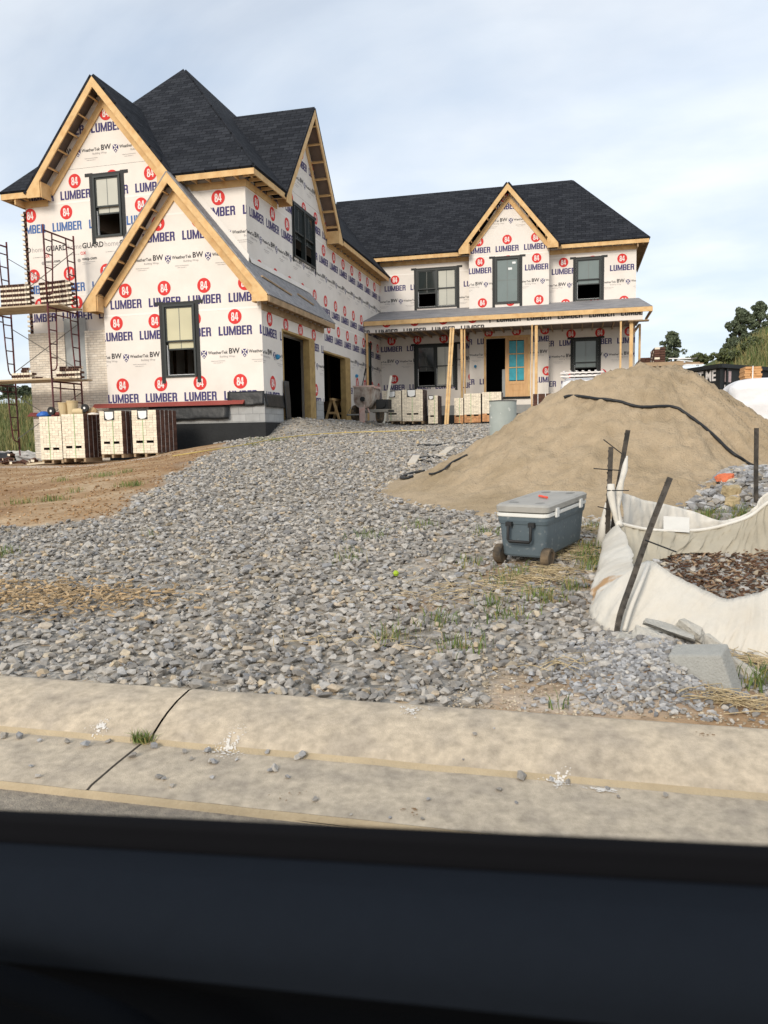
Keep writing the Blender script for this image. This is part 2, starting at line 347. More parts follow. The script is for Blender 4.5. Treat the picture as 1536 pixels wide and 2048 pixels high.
ROWS = [(-.235, 0, p_84), (-.595, 0, p_lum), (-1.185, .55, p_wt), (-1.405, .55, p_tiny), (-1.93, .08, p_84), (-2.29, .08, p_lum)]
ROWS_HG = [(-.28, 0, p_84), (-.66, 0, p_lumb), (-1.30, .45, p_hg), (-1.62, .45, p_oc), (-1.96, .0, p_84), (-2.34, .0, p_lumb)]

def clip_convex(tris, poly):
    """tris (N,3,2) cut to a convex counter-clockwise polygon; returns a list of polygons"""
    out = []; E = [(np.array(poly[i]), np.array(poly[(i+1) % len(poly)])) for i in range(len(poly))]
    D = []
    for a, b in E:
        n = np.array([-(b-a)[1], (b-a)[0]]); D.append(((tris-a)@n))
    D = np.array(D)                                   # edges, tris, 3
    dead = (D <= 1e-9).all(2).any(0); full = (D >= -1e-9).all(2).all(0)
    for i in np.nonzero(full & ~dead)[0]: out.append(tris[i])
    for i in np.nonzero(~full & ~dead)[0]:
        P = [p for p in tris[i]]
        for a, b in E:
            n = np.array([-(b-a)[1], (b-a)[0]]); Q = []
            for j in range(len(P)):
                p, q = P[j], P[(j+1) % len(P)]; dp, dq = (p-a)@n, (q-a)@n
                if dp >= 0: Q.append(p)
                if (dp > 0 > dq) or (dp < 0 < dq): Q.append(p+(q-p)*dp/(dp-dq))
            P = Q
            if len(P) < 3: break
        if len(P) >= 3: out.append(np.array(P))
    return out
def cut_holes(polys, holes):
    """convex polygons minus rectangles (u0,u1,z0,z1) -> convex polygons"""
    for (a, b, c, d) in holes:
        new = []
        for p in polys:
            big = 1e3
            for box in (rc(-big, big, -big, c), rc(-big, big, d, big), rc(-big, a, c, d), rc(b, big, c, d)):
                T = clip_poly(p, box)
                if T is not None: new.append(T)
        polys = new
    return polys
def clip_poly(P, box):
    P = [np.array(q, float) for q in P]; E = [(np.array(box[i], float), np.array(box[(i+1) % 4], float)) for i in range(4)]
    for a, b in E:
        n = np.array([-(b-a)[1], (b-a)[0]]); Q = []
        for j in range(len(P)):
            p, q = P[j], P[(j+1) % len(P)]; dp, dq = (p-a)@n, (q-a)@n
            if dp >= 0: Q.append(p)
            if (dp > 1e-9 and dq < -1e-9) or (dp < -1e-9 and dq > 1e-9): Q.append(p+(q-p)*dp/(dp-dq))
        P = Q
        if len(P) < 3: return None
    A = np.array(P); x, y = A[:, 0], A[:, 1]
    if abs(np.dot(x, np.roll(y, -1))-np.dot(y, np.roll(x, -1))) < 1e-5: return None
    return [tuple(q) for q in P]
def pt(ax, c, u, z, off=0.):
    return (u, c-off, z) if ax == 'Y' else ((c+off, u, z) if ax == 'X' else (c-off, u, z))
def wall(parent, ax, c, polys, holes=(), rolls=(), T=1.175, th=.12, extra=(), mat0=0, name='wall', trim=0., prints=None):
    """a wall of convex regions in the plane Y=c (facing -Y) or X=c (facing +X), with its printed wrap in the same mesh"""
    mb = MB(); regs = cut_holes([list(p) for p in polys], holes)
    for p in regs:
        q = [(max(u, trim) if trim else u, z) for u, z in p]
        n = len(q); b = mb.add([pt(ax, c, u, z) for u, z in q]+[pt(ax, c, u, z, -th) for u, z in q], [], 0)
        for f in [tuple(range(n)), tuple(range(2*n-1, n-1, -1))]+[(i, n+i, n+(i+1) % n, (i+1) % n) for i in range(n)]:
            mb.f.append(tuple(b+i for i in f)); mb.m.append(mat0)
    allu = [u for p in polys for u, z in p]; u0, u1 = min(allu), max(allu)
    def emit(mat, layer, tris, zlo, zhi):
        for p in regs:
            pp = clip_poly(p, rc(-1e3, 1e3, zlo, zhi))
            if pp is None: continue
            for q in clip_convex(tris, pp):
                mb.add([pt(ax, c, a[0], a[1], .003+.002*layer) for a in q], [tuple(range(len(q)))], mat)
    for R_ in rolls:
        top, bot, ph = R_[:3]; rows = R_[3] if len(R_) > 3 else ROWS
        emit(SEAM, 0, tri_fan([rc(u0, u1, top-.05, top)]), bot, top+.1)
        for dz, dph, items in rows:
            k0 = floor((u0-ph)/T)-1
            for k in range(int(k0), int(k0)+int((u1-u0)/T)+4):
                cu = ph+(k+dph)*T
                if cu < u0-.7 or cu > u1+.7: continue
                for mat, ly, A in items: emit(mat, ly+1, sh(A, cu, top+dz), bot, top)
    for cu, cz, items in extra:
        for mat, ly, A in items: emit(mat, ly+2, sh(A, cu, cz), -1e3, 1e3)
    return mb.build(name, WM, parent)

# ------------------------------------------------------------------ THE HOUSE
XM, XB, YB, YF, YW, YBAY = -8.50, -8.01, 19.16, 19.50, 33.90, 33.35
XL, XBL = -15.22, -12.67            # left wall of the garage block, left wall of the front bump
XR = 2.35                           # right wall of the wing
house = thing('house', 'two storey house under construction wrapped in printed white building wrap', 'house', (-8, 27, 1.6))
def roof_plane(mb, pts, th=.07, m=0, side=1, eave=None):
    """a slab on top of the polygon pts (counter-clockwise from above); the top carries shingle UVs"""
    p = [np.array(q, float) for q in pts]; n = np.cross(p[1]-p[0], p[2]-p[0]); n /= np.linalg.norm(n)
    if n[2] < 0: p = p[::-1]; n = -n
    b = mb.add([q+n*th for q in p]+p, [], m); k = len(p)
    hz = np.cross((0, 0, 1), n); hz /= np.linalg.norm(hz); up = np.cross(n, hz)
    mb.f.append(tuple(b+i for i in range(k))); mb.m.append(m); mb.setuv(len(mb.f)-1, lambda q: (float(np.dot(q, hz)), float(np.dot(q, up))))
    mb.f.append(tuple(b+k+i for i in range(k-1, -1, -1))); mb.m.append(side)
    for i in range(k): mb.f.append((b+i, b+k+i, b+k+(i+1) % k, b+(i+1) % k)); mb.m.append(m)
def eave(parent, axis, fix, a, b, z, wall_at, oh_dir, far=None, lum=None, hf=.15, step=.40):
    """fascia board, frieze board on the wall and the lookouts between, along an eave. axis 'X': runs in x at y=fix"""
    lum = lum or m_lumber
    f = MB(); fz = MB(); lk = MB()
    t = .038
    def bx(mb, u0, u1, d0, d1, z0, z1):
        if axis == 'X': mb.box((u0, d0, z0), (u1, d1, z1))
        else: mb.box((d0, u0, z0), (d1, u1, z1))
    bx(f, a, b, fix, fix-oh_dir*t, z-hf, z)
    f.build('fascia_board', lum, parent)
    if wall_at is not None:
        a2, b2 = far or (a, b)
        bx(fz, a2, b2, wall_at+oh_dir*.004, wall_at+oh_dir*.042, z-.29, z-.12); fz.build('frieze_board', lum, parent)
        u = a+.2
        while u < b:
            bx(lk, u-.019, u+.019, wall_at+oh_dir*.045, fix-oh_dir*(t+.002), z-.125, z-.04); u += step
        if lk.v: lk.build('lookouts', lum, parent)
def rakes(parent, ax, c_out, c_wall, peak, foot, slope, half, m=None, ret=True):
    """two raking boards of a gable, the boards on the wall and the ladder blocks between. ax 'Y' gable faces -Y, 'X' faces +X. peak=(u,z)"""
    m = m or m_lumber; sg = -1 if ax == 'Y' else 1
    pu, pz = peak; L = sqrt(half**2+(half*slope)**2)
    for s_ in (-1, 1):
        fb = MB(); wb = MB(); lk = MB()
        e = (pu+s_*half, pz-half*slope)
        d = np.array([s_*half, -half*slope])/L; nn = np.array([s_*slope, 1.])/sqrt(1+slope**2)   # along the rake, out of the roof
        def bar(mb, q0, q1, dep0, dep1, o0, o1):   # o: depth below roof surface along -nn
            P_ = [np.array(q0)-nn*o0, np.array(q1)-nn*o0, np.array(q1)-nn*o1, np.array(q0)-nn*o1]
            # plumb cut at the peak
            if abs(P_[3][0]-pu) >= 0:
                k = (pu-P_[3][0])/d[0]; P_[3] = P_[3]+d*k; k = (pu-P_[0][0])/d[0]; P_[0] = P_[0]+d*k
            pa = [(q[0], dep0, q[1]) if ax == 'Y' else (dep0, q[0], q[1]) for q in P_]
            mb.prism(pa, (0, dep1-dep0, 0) if ax == 'Y' else (dep1-dep0, 0, 0))
        pk = np.array([pu, pz]); en = np.array(e)
        bar(fb, pk, en, c_out, c_out-sg*.038, .0, .17); fb.build('rake_board', m, parent)
        ew = pk+d*(L-.30)
        bar(wb, pk, ew, c_wall+sg*.004, c_wall+sg*.045, .22, .40); wb.build('gable_frieze_board', m, parent)
        x = .45
        while x < L-.3:
            c0 = pk+d*x-nn*.08; c1 = c0-nn*.10
            cc_ = (c0+c1)/2; dm = (c_out-sg*.04+c_wall+sg*.006)/2; hd = abs(c_out-sg*.04-c_wall-sg*.006)/2
            cen = (cc_[0], dm, cc_[1]) if ax == 'Y' else (dm, cc_[0], cc_[1])
            v = lambda q: (q[0], 0, q[1]) if ax == 'Y' else (0, q[0], q[1])
            dp = (0, hd, 0) if ax == 'Y' else (hd, 0, 0)
            lk.obox(cen, v(d*.019), dp, v(nn*.06)); x += .55
        lk.build('ladder_blocks', m, parent)
        if ret:                                       # boxed return at the foot
            r = MB(); u0, u1 = e[0], e[0]-s_*.42
            zt = e[1]+.02
            g = (lambda u, dd, z: (u, dd, z)) if ax == 'Y' else (lambda u, dd, z: (dd, u, z))
            tri = [g(u0, c_out-sg*.002, zt-.19), g(u1, c_out-sg*.002, zt-.19), g(u1, c_out-sg*.002, zt-.19+.42*slope-.02), g(u0, c_out-sg*.002, zt-.05)]
            r.prism(tri, (0, -sg*.03, 0) if ax == 'Y' else (-sg*.03, 0, 0))
            r.box(g(u1-s_*.002, c_out-sg*.034, zt-.19), g(u1-s_*.030, c_wall+sg*.046, zt+.42*slope-.30))
            r.build('eave_return', m, parent)

# --- garage block: hip roof, front gable, right gable
EZ = 8.05; OH = .45
HW = (XM-XL)/2+OH; XC = (XM+XL)/2; HS = 4.45/HW
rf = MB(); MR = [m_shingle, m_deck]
xl, xr, yf, yb = XL-OH, XM+OH, YF-OH, 41.0
RZ = EZ+HW*HS
gx, gh = -12.58, 2.22; gy, rh = 24.03, 2.71; NT = .50   # eaves are left out under the two gables
GS = 1.25; hz_ = EZ+NT*HS
roof_plane(rf, [(XC, yf+HW, RZ), (xl, yf, EZ), (gx-gh, yf, EZ), (gx-gh+NT*HS/GS, yf+NT, hz_), (gx+gh-NT*HS/GS, yf+NT, hz_), (gx+gh, yf, EZ), (xr, yf, EZ)])
roof_plane(rf, [(XC, yf+HW, RZ), (xr, yf, EZ), (xr, gy-rh, EZ), (xr-NT, gy-rh+NT*HS/GS, hz_), (xr-NT, gy+rh-NT*HS/GS, hz_), (xr, gy+rh, EZ), (xr, yb, EZ), (XC, yb, RZ)])
roof_plane(rf, [(xl, yb, EZ), (xl, yf, EZ), (XC, yf+HW, RZ), (XC, yb, RZ)])
rf.build('roof', MR, house)
GS = 1.25
# front gable over the left half
gz_ = EZ+gh*GS
rf = MB(); gd = yf+gh*GS/HS+.35
roof_plane(rf, [(gx, yf-.03, gz_), (gx-gh-.06, yf-.03, EZ-.075), (gx-gh-.06, yf+.35, EZ-.075), (gx, gd, gz_)])
roof_plane(rf, [(gx+gh+.06, yf-.03, EZ-.075), (gx, yf-.03, gz_), (gx, gd, gz_), (gx+gh+.06, yf+.35, EZ-.075)])
rf.build('roof', MR, house, label='front gable roof with dark shingles')
rakes(house, 'Y', yf-.03, YF, (gx, gz_-.01), None, GS, gh)
# right gable
rz_ = EZ+rh*GS-.04
rf = MB(); gdx = xr-rh*GS/HS-.3
roof_plane(rf, [(xr+.03, gy, rz_), (xr+.03, gy+rh+.06, EZ-.115), (xr-.35, gy+rh+.06, EZ-.115), (gdx, gy, rz_)])
roof_plane(rf, [(xr+.03, gy-rh-.06, EZ-.115), (xr+.03, gy, rz_), (gdx, gy, rz_), (xr-.35, gy-rh-.06, EZ-.115)])
rf.build('roof', MR, house, label='right side gable roof with dark shingles')
rakes(house, 'X', xr+.03, XM, (gy, rz_-.01), None, GS, rh)
# eaves
eave(house, 'X', yf, xl, gx-gh+.05, EZ, YF, -1, far=(XL-.04, gx-gh+.32))
eave(house, 'X', yf, gx+gh-.1, xr, EZ, YF, -1, far=(gx+gh-.35, XM+.042))
eave(house, 'Y', xr, yf+.039, gy-rh+.02, EZ, XM, 1, far=(YF-.003, gy-rh+.35))
eave(house, 'Y', xr, gy+rh-.02, 33.75, EZ, XM, 1, far=(gy+rh-.35, 33.9))
eave(house, 'Y', xl, yf+.039, 36, EZ, XL, -1)

# --- walls of the garage block
YB2 = 24.24                          # back end of the bump's right wall
W_TL = (-13.02, -12.17, 6.78, 8.43)  # upper window of the front gable
front = [[(XL, .3), (gx+gh, .3), (gx+gh, EZ-.02), (XL, EZ-.02)], [(gx-gh+.03, EZ-.02), (gx+gh-.03, EZ-.02), (gx, gz_-.1)]]
PFW = (-14.14, -13.47, 2.9, 4.62)
wall(house, 'Y', YF, [[(gx+gh, .3), (XM, .3), (XM, EZ-.02), (gx+gh, EZ-.02)]], [(-11, XM-.15, .9, 4.7)], [(7.77, 5.2, -9.28)])
wall(house, 'Y', YF, front, [W_TL, (-12.5, -10.2, .9, 4.7)], [(10.29, 7.85, -13.69), (7.83, 5.33, -13.92, ROWS_HG), (5.29, 2.6, -13.75)])
ph_m = atX(646.9, 505.2, XM)[1]; ph_l = atX(657.3, 661.5, XM)[1]
WG = (23.05, 25.02, 6.72, 8.34)
D2 = (25.33, 28.98, 1.62, 4.14)
mainw = [[(YF, .3), (40.9, .3), (40.9, EZ-.02), (YF, EZ-.02)], [(gy-rh+.04, EZ-.02), (gy+rh-.04, EZ-.02), (gy, rz_-.1)]]
wall(house, 'X', XM, mainw, [WG, D2, (YF+.3, YB2-.5, 1.6, 4.2), (31.45, 32.05, 3.15, 5.0)], [(10.35, 7.80, ph_m+.3), (7.78, 5.22, ph_m), (5.20, 1.95, ph_l)], trim=YF+.12, T=1.155)
wall(house, 'X', XL, [[(YF+.12, .3), (40.9, .3), (40.9, EZ-.02), (YF+.12, EZ-.02)]], [], [])
wall(house, 'Y', 40.9, [[(XL+.121, .3), (XR, .3), (XR, EZ-.05), (XL+.121, EZ-.05)]], [], [])
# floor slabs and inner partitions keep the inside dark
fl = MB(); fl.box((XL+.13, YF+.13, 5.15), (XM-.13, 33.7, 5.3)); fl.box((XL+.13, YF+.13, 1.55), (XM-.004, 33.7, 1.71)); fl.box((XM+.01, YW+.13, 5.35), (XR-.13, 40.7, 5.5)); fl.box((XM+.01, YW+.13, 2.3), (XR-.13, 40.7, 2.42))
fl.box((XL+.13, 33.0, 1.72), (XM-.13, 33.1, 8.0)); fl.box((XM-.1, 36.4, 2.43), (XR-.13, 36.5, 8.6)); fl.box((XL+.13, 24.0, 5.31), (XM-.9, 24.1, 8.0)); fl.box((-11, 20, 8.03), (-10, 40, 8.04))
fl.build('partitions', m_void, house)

# --- front bump with its steep gable roof
bp, bh_, bz = -10.385, 2.70, 4.84; bpz = bz+bh_*1.205
yb0 = YB-.35
bumpp = [[(XBL, 1.2), (XB, 1.2), (XB, 4.88), (XBL, 4.88)], [(XBL, 4.88), (XB, 4.88), (bp+.2, bpz-.28), (bp-.2, bpz-.28)]]
WB = (-10.86, -9.92, 2.84, 4.77)
ph_a = atY(328, 577, YB)[0]; ph_b = atY(233, 645, YB)[0]
wall(house, 'Y', YB, [[(XBL, 2.18), (XB, 2.18), (XB, 4.88), (XBL, 4.88)], bumpp[1]], [WB], [(7.15, 4.62, ph_a-.09), (4.60, 1.5, ph_b)])
D1 = (20.57, 23.36, 1.62, 4.2)
ph_r = atX(539, 638, XB)[1]
wall(house, 'X', XB, [[(YB, 2.3), (YB2, 2.3), (YB2, 4.75), (YB, 4.75)]], [D1], [(4.57, 1.9, ph_r)], trim=YB+.12, T=1.20)
wall(house, 'Y', YB2-.13, [[(XM+.005, 2.2), (XB-.125, 2.2), (XB-.125, 4.7), (XM+.005, 4.7)]], [], [], th=.11)
wall(house, 'L', XBL, [[(YB+.12, 1.2), (YF-.005, 1.2), (YF-.005, 4.85), (YB+.12, 4.85)]], [], [])
rf = MB(); UR = [m_under, m_deck]
xe = XB+.36; ze = bpz-(xe-bp)*1.205
roof_plane(rf, [(bp, yb0, bpz), (xe, yb0, ze), (xe, YF+.05, ze), (bp, YF+.05, bpz)], th=.03, m=0)
zw = bpz-(XM+.004-bp)*1.205
roof_plane(rf, [(XM+.004, YF+.051, zw), (xe, YF+.051, ze), (xe, 24.42, ze), (XM+.004, 24.42, zw)], th=.03, m=0)
roof_plane(rf, [(bp-bh_, yb0, bz), (bp, yb0, bpz), (bp, YF+.05, bpz), (bp-bh_, YF+.05, bz)], th=.03, m=0)
rf.build('roof', UR, house, label='steep grey underlayment roof over the front garage bay')
# wall triangles under the roof ends
wall(house, 'Y', 24.40, [[(XM+.006, 4.55), (xe-.25, 4.72), (XM+.006, zw-.05)]], [], [], th=.03)
rakes(house, 'Y', yb0-.002, YB, (bp, bpz-.01), None, 1.205, bh_)
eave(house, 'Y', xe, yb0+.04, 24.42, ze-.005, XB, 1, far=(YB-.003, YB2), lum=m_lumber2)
eave(house, 'Y', bp-bh_, yb0+.04, YF-.02, bz-.005, XBL, -1, far=(YB+.05, YF-.05))
# battens, printed marks and turned up underlayment on that roof
bt = MB()
def onroof(x, y, o=.05): return np.array([x, y, bpz-(x-bp)*1.205+o])
bt.beam(onroof(-8.13, 19.5), onroof(-7.95, 21.2), .09, .04); bt.beam(onroof(-8.12, 22.2), onroof(-7.98, 23.2), .09, .04)
bt.build('roof_cleats', m_lumber2, house)
lap = MB(); nn_ = np.array([1.205, 0, 1])/sqrt(1+1.205**2)
def upturn(i, j):
    y = YF+.1+(24.3-YF-.1)*i; h_ = j*(.16+.05*nz(y*1.3, 3)); o = .012+.02*abs(nz(y*3, j))
    return (XM+.006+o+ (1-j)*.05, y, zw+.0+h_)
lap.sheet(upturn, 40, 4)
def upturn2(i, j):
    x = bp+.25+(XM-bp-.2)*i; h_ = j*(.20+.08*nz(x*1.7, 8)); return (x, YF-.010-.02*abs(nz(x*3, j, 4))-(1-j)*.04, bpz-(x-bp)*1.205+.05+h_)
lap.sheet(upturn2, 30, 4)
lap.build('wall_flashing_wrap', m_wrap, house, smooth=True)
rp = MB()
for (x0, y0, col) in ((-9.6, 18.95, RED), (-8.9, 18.95, RED), (-9.25, 19.1, NAVY), (-8.6, 19.25, NAVY), (-8.25, 19.2, NAVY), (-8.0, 20.0, NAVY), (-7.95, 21.6, NAVY), (-8.3, 20.9, GREY), (-8.2, 22.4, NAVY)):
    for k in range(5):
        x = x0+.03*k; rp.beam(onroof(x, y0+.02*k, .037), onroof(x+.02, y0+.24+.05*(k % 3), .037), .018, .002, up=nn_, m=0 if col == RED else (1 if col == NAVY else 2))
rp.build('underlayment_print', [M('faded_red', (.30, .12, .12)), M('faded_navy', (.10, .11, .18)), m_greyp], house)

# --- wing, two storey bay, porch
WE = 8.86; WH = 3.05; wyr = YW-.45+WH; WRZ = WE+WH*1.115
rf = MB(); x0, x1, y0, y1 = -11.2, XR+.45, YW-.45, YW-.45+2*WH+.0
y1 = 41.5
bay0, bay1 = -4.45, -1.13; bc = (bay0+bay1)/2; bhf = (bay1-bay0)/2+.38; wn_ = WE+.5*1.115
roof_plane(rf, [(x0, wyr, WRZ), (x0, y0, WE), (bc-bhf, y0, WE), (bc-bhf+.45, y0+.5, wn_), (bc+bhf-.45, y0+.5, wn_), (bc+bhf, y0, WE), (x1, y0, WE), (x1-WH, wyr, WRZ)])
roof_plane(rf, [(x1, y0, WE), (x1, y0+2*WH, WE), (x1-WH, wyr, WRZ)])
roof_plane(rf, [(x1, y0+2*WH, WE), (x0, y0+2*WH, WE), (x0, wyr, WRZ), (x1-WH, wyr, WRZ)])
rf.build('roof', MR, house, label='long hipped roof of the wing with dark shingles')
bfz = 8.84; bpk = bfz+bhf*1.235
rf = MB()
roof_plane(rf, [(bc, YBAY-.43, bpk), (bc-bhf-.05, YBAY-.43, bfz-.06), (bc-bhf-.05, YW, bfz-.06), (bc, YW+2.2, bpk)])
roof_plane(rf, [(bc+bhf+.05, YBAY-.43, bfz-.06), (bc, YBAY-.43, bpk), (bc, YW+2.2, bpk), (bc+bhf+.05, YW, bfz-.06)])
rf.build('roof', MR, house, label='small gable roof over the entry bay')
rakes(house, 'Y', YBAY-.43, YBAY, (bc, bpk-.01), None, 1.235, bhf)
eave(house, 'X', y0, XM-.3, bc-bhf+.05, WE, YW, -1, far=(XM+.05, bay0))
eave(house, 'X', y0, bc+bhf-.05, x1, WE, YW, -1, far=(bay1, XR+.042))
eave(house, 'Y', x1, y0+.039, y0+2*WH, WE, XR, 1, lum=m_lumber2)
eave(house, 'Y', bc-bhf, YBAY-.39, YW-.5, bfz, None, -1); eave(house, 'Y', bc+bhf, YBAY-.39, YW-.5, bfz, None, 1)
W1 = (-6.83, -5.06, 6.68, 8.33); W3 = (-.05, .97, 6.63, 8.33); W4 = (-6.88, -5.17, 3.25, 5.07); W5 = (-.13, .88, 3.1, 5.05)
ph_w = atY(790, 560, YW)[0]; ph_g = atY(783, 682, YW)[0]; ph_w3 = atY(1127, 525, YW)[0]
z_w = atY(790, 560, YW)[2]; z_g = atY(783, 682, YW)[2]; rl = [(z_w+.235, 5.9, ph_w), (z_g+.235, 2.4, ph_g)]
wall(house, 'Y', YW, [[(XM+.005, 2.42), (bay0, 2.42), (bay0, WE-.03), (XM+.005, WE-.03)]], [W1, W4], rl)
wall(house, 'Y', YW, [[(bay1, 2.42), (XR, 2.42), (XR, WE-.03), (bay1, WE-.03)]], [W3, W5], [(atY(1127, 525, YW)[2]+.235, 5.9, ph_w3), (atY(1142, 668, YW)[2]+.235, 2.4, atY(1142, 668, YW)[0])])
p_tl = atY(990, 517, YBAY); p_br = atY(1039, 606, YBAY); WBAY = (p_tl[0], p_br[0], p_br[2], p_tl[2])
dL = atY(972, 676, YBAY)[0]; dR = atY(1056, 676, YBAY)[0]; dT = atY(1011, 676, YBAY)[2]; dB = atY(1030, 793, YBAY)[2]
DOOR = (dL, dR, dB, dT)
c1 = atY(1014, 479, YBAY); c2 = atY(960, 524, YBAY)
wall(house, 'Y', YBAY, [[(bay0, 2.36), (bay1, 2.36), (bay1, bfz-.03), (bay0, bfz-.03)], [(bay0, bfz-.03), (bay1, bfz-.03), (bc+.12, bpk-.3), (bc-.12, bpk-.3)]], [WBAY, DOOR],
     [(c1[2]+1.93, c1[2]-.62, c1[0]-.09), (c2[2]+.235, 5.9, c2[0]), (atY(977, 665, YBAY)[2]+.235, 2.3, atY(977, 665, YBAY)[0])])
for xx, s_ in ((bay0, 'L'), (bay1, 'X')):
    wall(house, s_, xx, [[(YBAY+.12, 2.36), (YW+.1, 2.36), (YW+.1, bfz), (YBAY+.12, bfz)]], [], [], th=.1)
wall(house, 'X', XR, [[(YW, 2.0), (40.9, 2.0), (40.9, WE-.03), (YW, WE-.03)]], [], [(8.3, 5.5, 34.2)], trim=YW+.12)
# porch roof, beam, posts
PY = 31.0; pz0, pz1 = 5.80, 6.58
rf = MB()
roof_plane(rf, [(XM+.005, PY, pz0), (2.75, PY, pz0), (2.47, YW-.005, pz1), (XM+.005, YW-.005, pz1)], th=.03)
rf.build('roof', UR, house, label='low grey underlayment roof over the porch')
f = MB(); f.box((XM+.02, PY-.04, pz0-.17), (2.76, PY-.002, pz0+.005)); f.box((2.72, PY, pz0-.17), (2.758, YW, pz0-.02)); f.build('fascias', m_lumber, house)
pbz = 5.36
regs_half = -3.4
wall(house, 'Y', PY+.12, [[(XM+.01, pbz), (regs_half, pbz), (regs_half, pz0-.05), (XM+.01, pz0-.05)]], [], [(5.80, 5.3, -7.55, [(-.06, 0, p_84), (-.45, 0, p_lumk)])], th=.2, name='porch_beam')
wall(house, 'Y', PY+.12, [[(regs_half, pbz), (2.42, pbz), (2.42, pz0-.05), (regs_half, pz0-.05)]], [], [(5.95, 5.3, -2.6, [(-.30, 0, p_lumk)])], th=.2, name='porch_beam')
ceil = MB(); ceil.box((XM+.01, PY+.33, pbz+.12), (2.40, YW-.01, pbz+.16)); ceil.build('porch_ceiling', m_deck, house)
jo = MB()
for k in range(27): jo.box((XM+.3+.4*k, PY+.34, pbz+.02), (XM+.34+.4*k, YBAY-.02 if bay0-.1 < XM+.3+.4*k < bay1+.1 else YW-.02, pbz+.118))
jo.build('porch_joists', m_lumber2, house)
for px, wd, lz, yy in ((734.5, .07, 1.5, PY+.2), (923.5, .09, 1.5, PY+.22), (929.5, .05, 1.6, PY+.25), (1064, .05, 1.5, PY+.16), (1072.5, .11, 1.5, PY+.22), (1241, .07, 1.5, PY+.22), (1262, .13, 1.5, PY+.2), (1279, .08, 1.5, PY+1.1)):
    x = atY(px, 700, yy)[0]; pb = MB(); pb.box((x-wd/2, yy-.045, lz), (x+wd/2, yy+.045, pbz+.015 if px < 1270 else pbz-.05)); pb.build('porch_post', m_lumber, house)
pb = MB(); x = atY(1284, 640, PY+.15)[0]; pb.box((x-.5, PY+.0, pbz-.06), (x+.25, PY+.35, pbz-.025)); pb.beam((2.05, PY+.2, pbz-.55), (2.38, PY+1.1, pbz-.05), .09, .04); pb.build('braces', m_lumber2, house)
# foundation of the wing: block strip and black coating
fd = MB(); fd.box((XM+.01, YW-.015, 2.0), (XR+.01, YW+.1, 2.418)); fd.box((bay0, YBAY-.015, 2.0), (bay1, YBAY+.1, 2.355)); fd.build('foundation_blocks', M('grey_foundation', (.30, .30, .29), .9, .1), house)
fd = MB(); fd.box((XM+.01, YW-.025, 1.0), (XR+.02, YW+.1, 1.998)); fd.box((bay0-.01, YBAY-.025, 1.0), (bay1+.01, YBAY+.1, 1.998)); fd.box((XR-.1, YW+.11, 1.0), (XR+.02, 40.9, 1.998)); fd.build('coatings', m_tar, house)
# garage foundation: block courses, black coating, black flaps, red flashing ledge
fd = MB()
b0 = len(fd.f); fd.box((XBL, YB-.010, 1.58), (XB+.012, YB+.16, 2.179)); fd.box((XB-.15, YB+.161, 1.58), (XB+.012, 20.5, 2.299)); fd.box((XB-.15, 23.4, 1.58), (XB+.012, YB2-.14, 2.299))
for i in range(b0, len(fd.f)): fd.setuv(i, lambda q: (q[0]+q[1], q[2]-.0))
fd.build('foundation_blocks', m_block, house)
fd = MB(); fd.box((XBL-.004, YB-.03, .3), (XB+.024, YB+.16, 1.578)); fd.box((XB-.15, YB+.161, .8), (XB+.024, 20.5, 1.578)); fd.box((XL-.006, YF-.012, .2), (XBL-.005, YF-.001, 1.0))
fd.box((XBL-.004, YB-.06, .3), (XB+.06, YB-.031, .98)); fd.build('coatings', m_tar, house)
def flap(name, ax, c, u0, u1, z0, z1, off, seed, n=12):
    mb = MB()
    def fn(i, j):
        u = u0+(u1-u0)*i; o = off+(1-j)*.05+.05*nz(u*3+seed, j*1.5)*(1.2-j); return pt(ax, c, u, z0+(z1-z0)*j+(1-j)*.05*nz(u*2.2, seed), o)
    mb.sheet(fn, n, 6); o = mb.build(name, m_plast, house, smooth=True); sm = o.modifiers.new('thick', 'SOLIDIFY'); sm.thickness = .004; return o
flap('plastic_flap', 'Y', YB, -9.05, XB+.02, 2.02, 2.40, .02, 1); flap('plastic_flap', 'X', XB, YB, 20.56, 1.98, 2.33, .02, 5)
flap('plastic_flap', 'Y', YB, -11.4, -9.0, 1.68, 2.07, .05, 9); flap('plastic_flap', 'X', XB, 20.5, 20.9, 1.55, 2.75, .05, 12, 6); flap('plastic_flap', 'X', XM, 24.7, 25.32, 1.72, 2.45, .06, 17, 6)
flap('plastic_flap', 'X', XM, 29.0, 30.6, 1.65, 2.15, .02, 21, 10)
fb_ = MB()
def ledge(x0_, x1_, z): fb_.prism([(x0_, YB-.03, z+.07), (x0_, YB-.17, z-.04), (x0_, YB-.17, z-.055), (x0_, YB-.03, z-.03)], (x1_-x0_, 0, 0))
ledge(-13.1, -8.92, 2.11); ledge(-8.915, -8.55, 2.12); fb_.build('ledges', m_flash, house)
fb_ = MB(); fb_.prism([(-15.4, YF-.13, 2.0), (-15.4, YF-.26, 1.9), (-15.4, YF-.26, 1.885), (-15.4, YF-.13, 1.9)], (2.0, 0, 0)); fb_.build('ledges', m_flash, house)
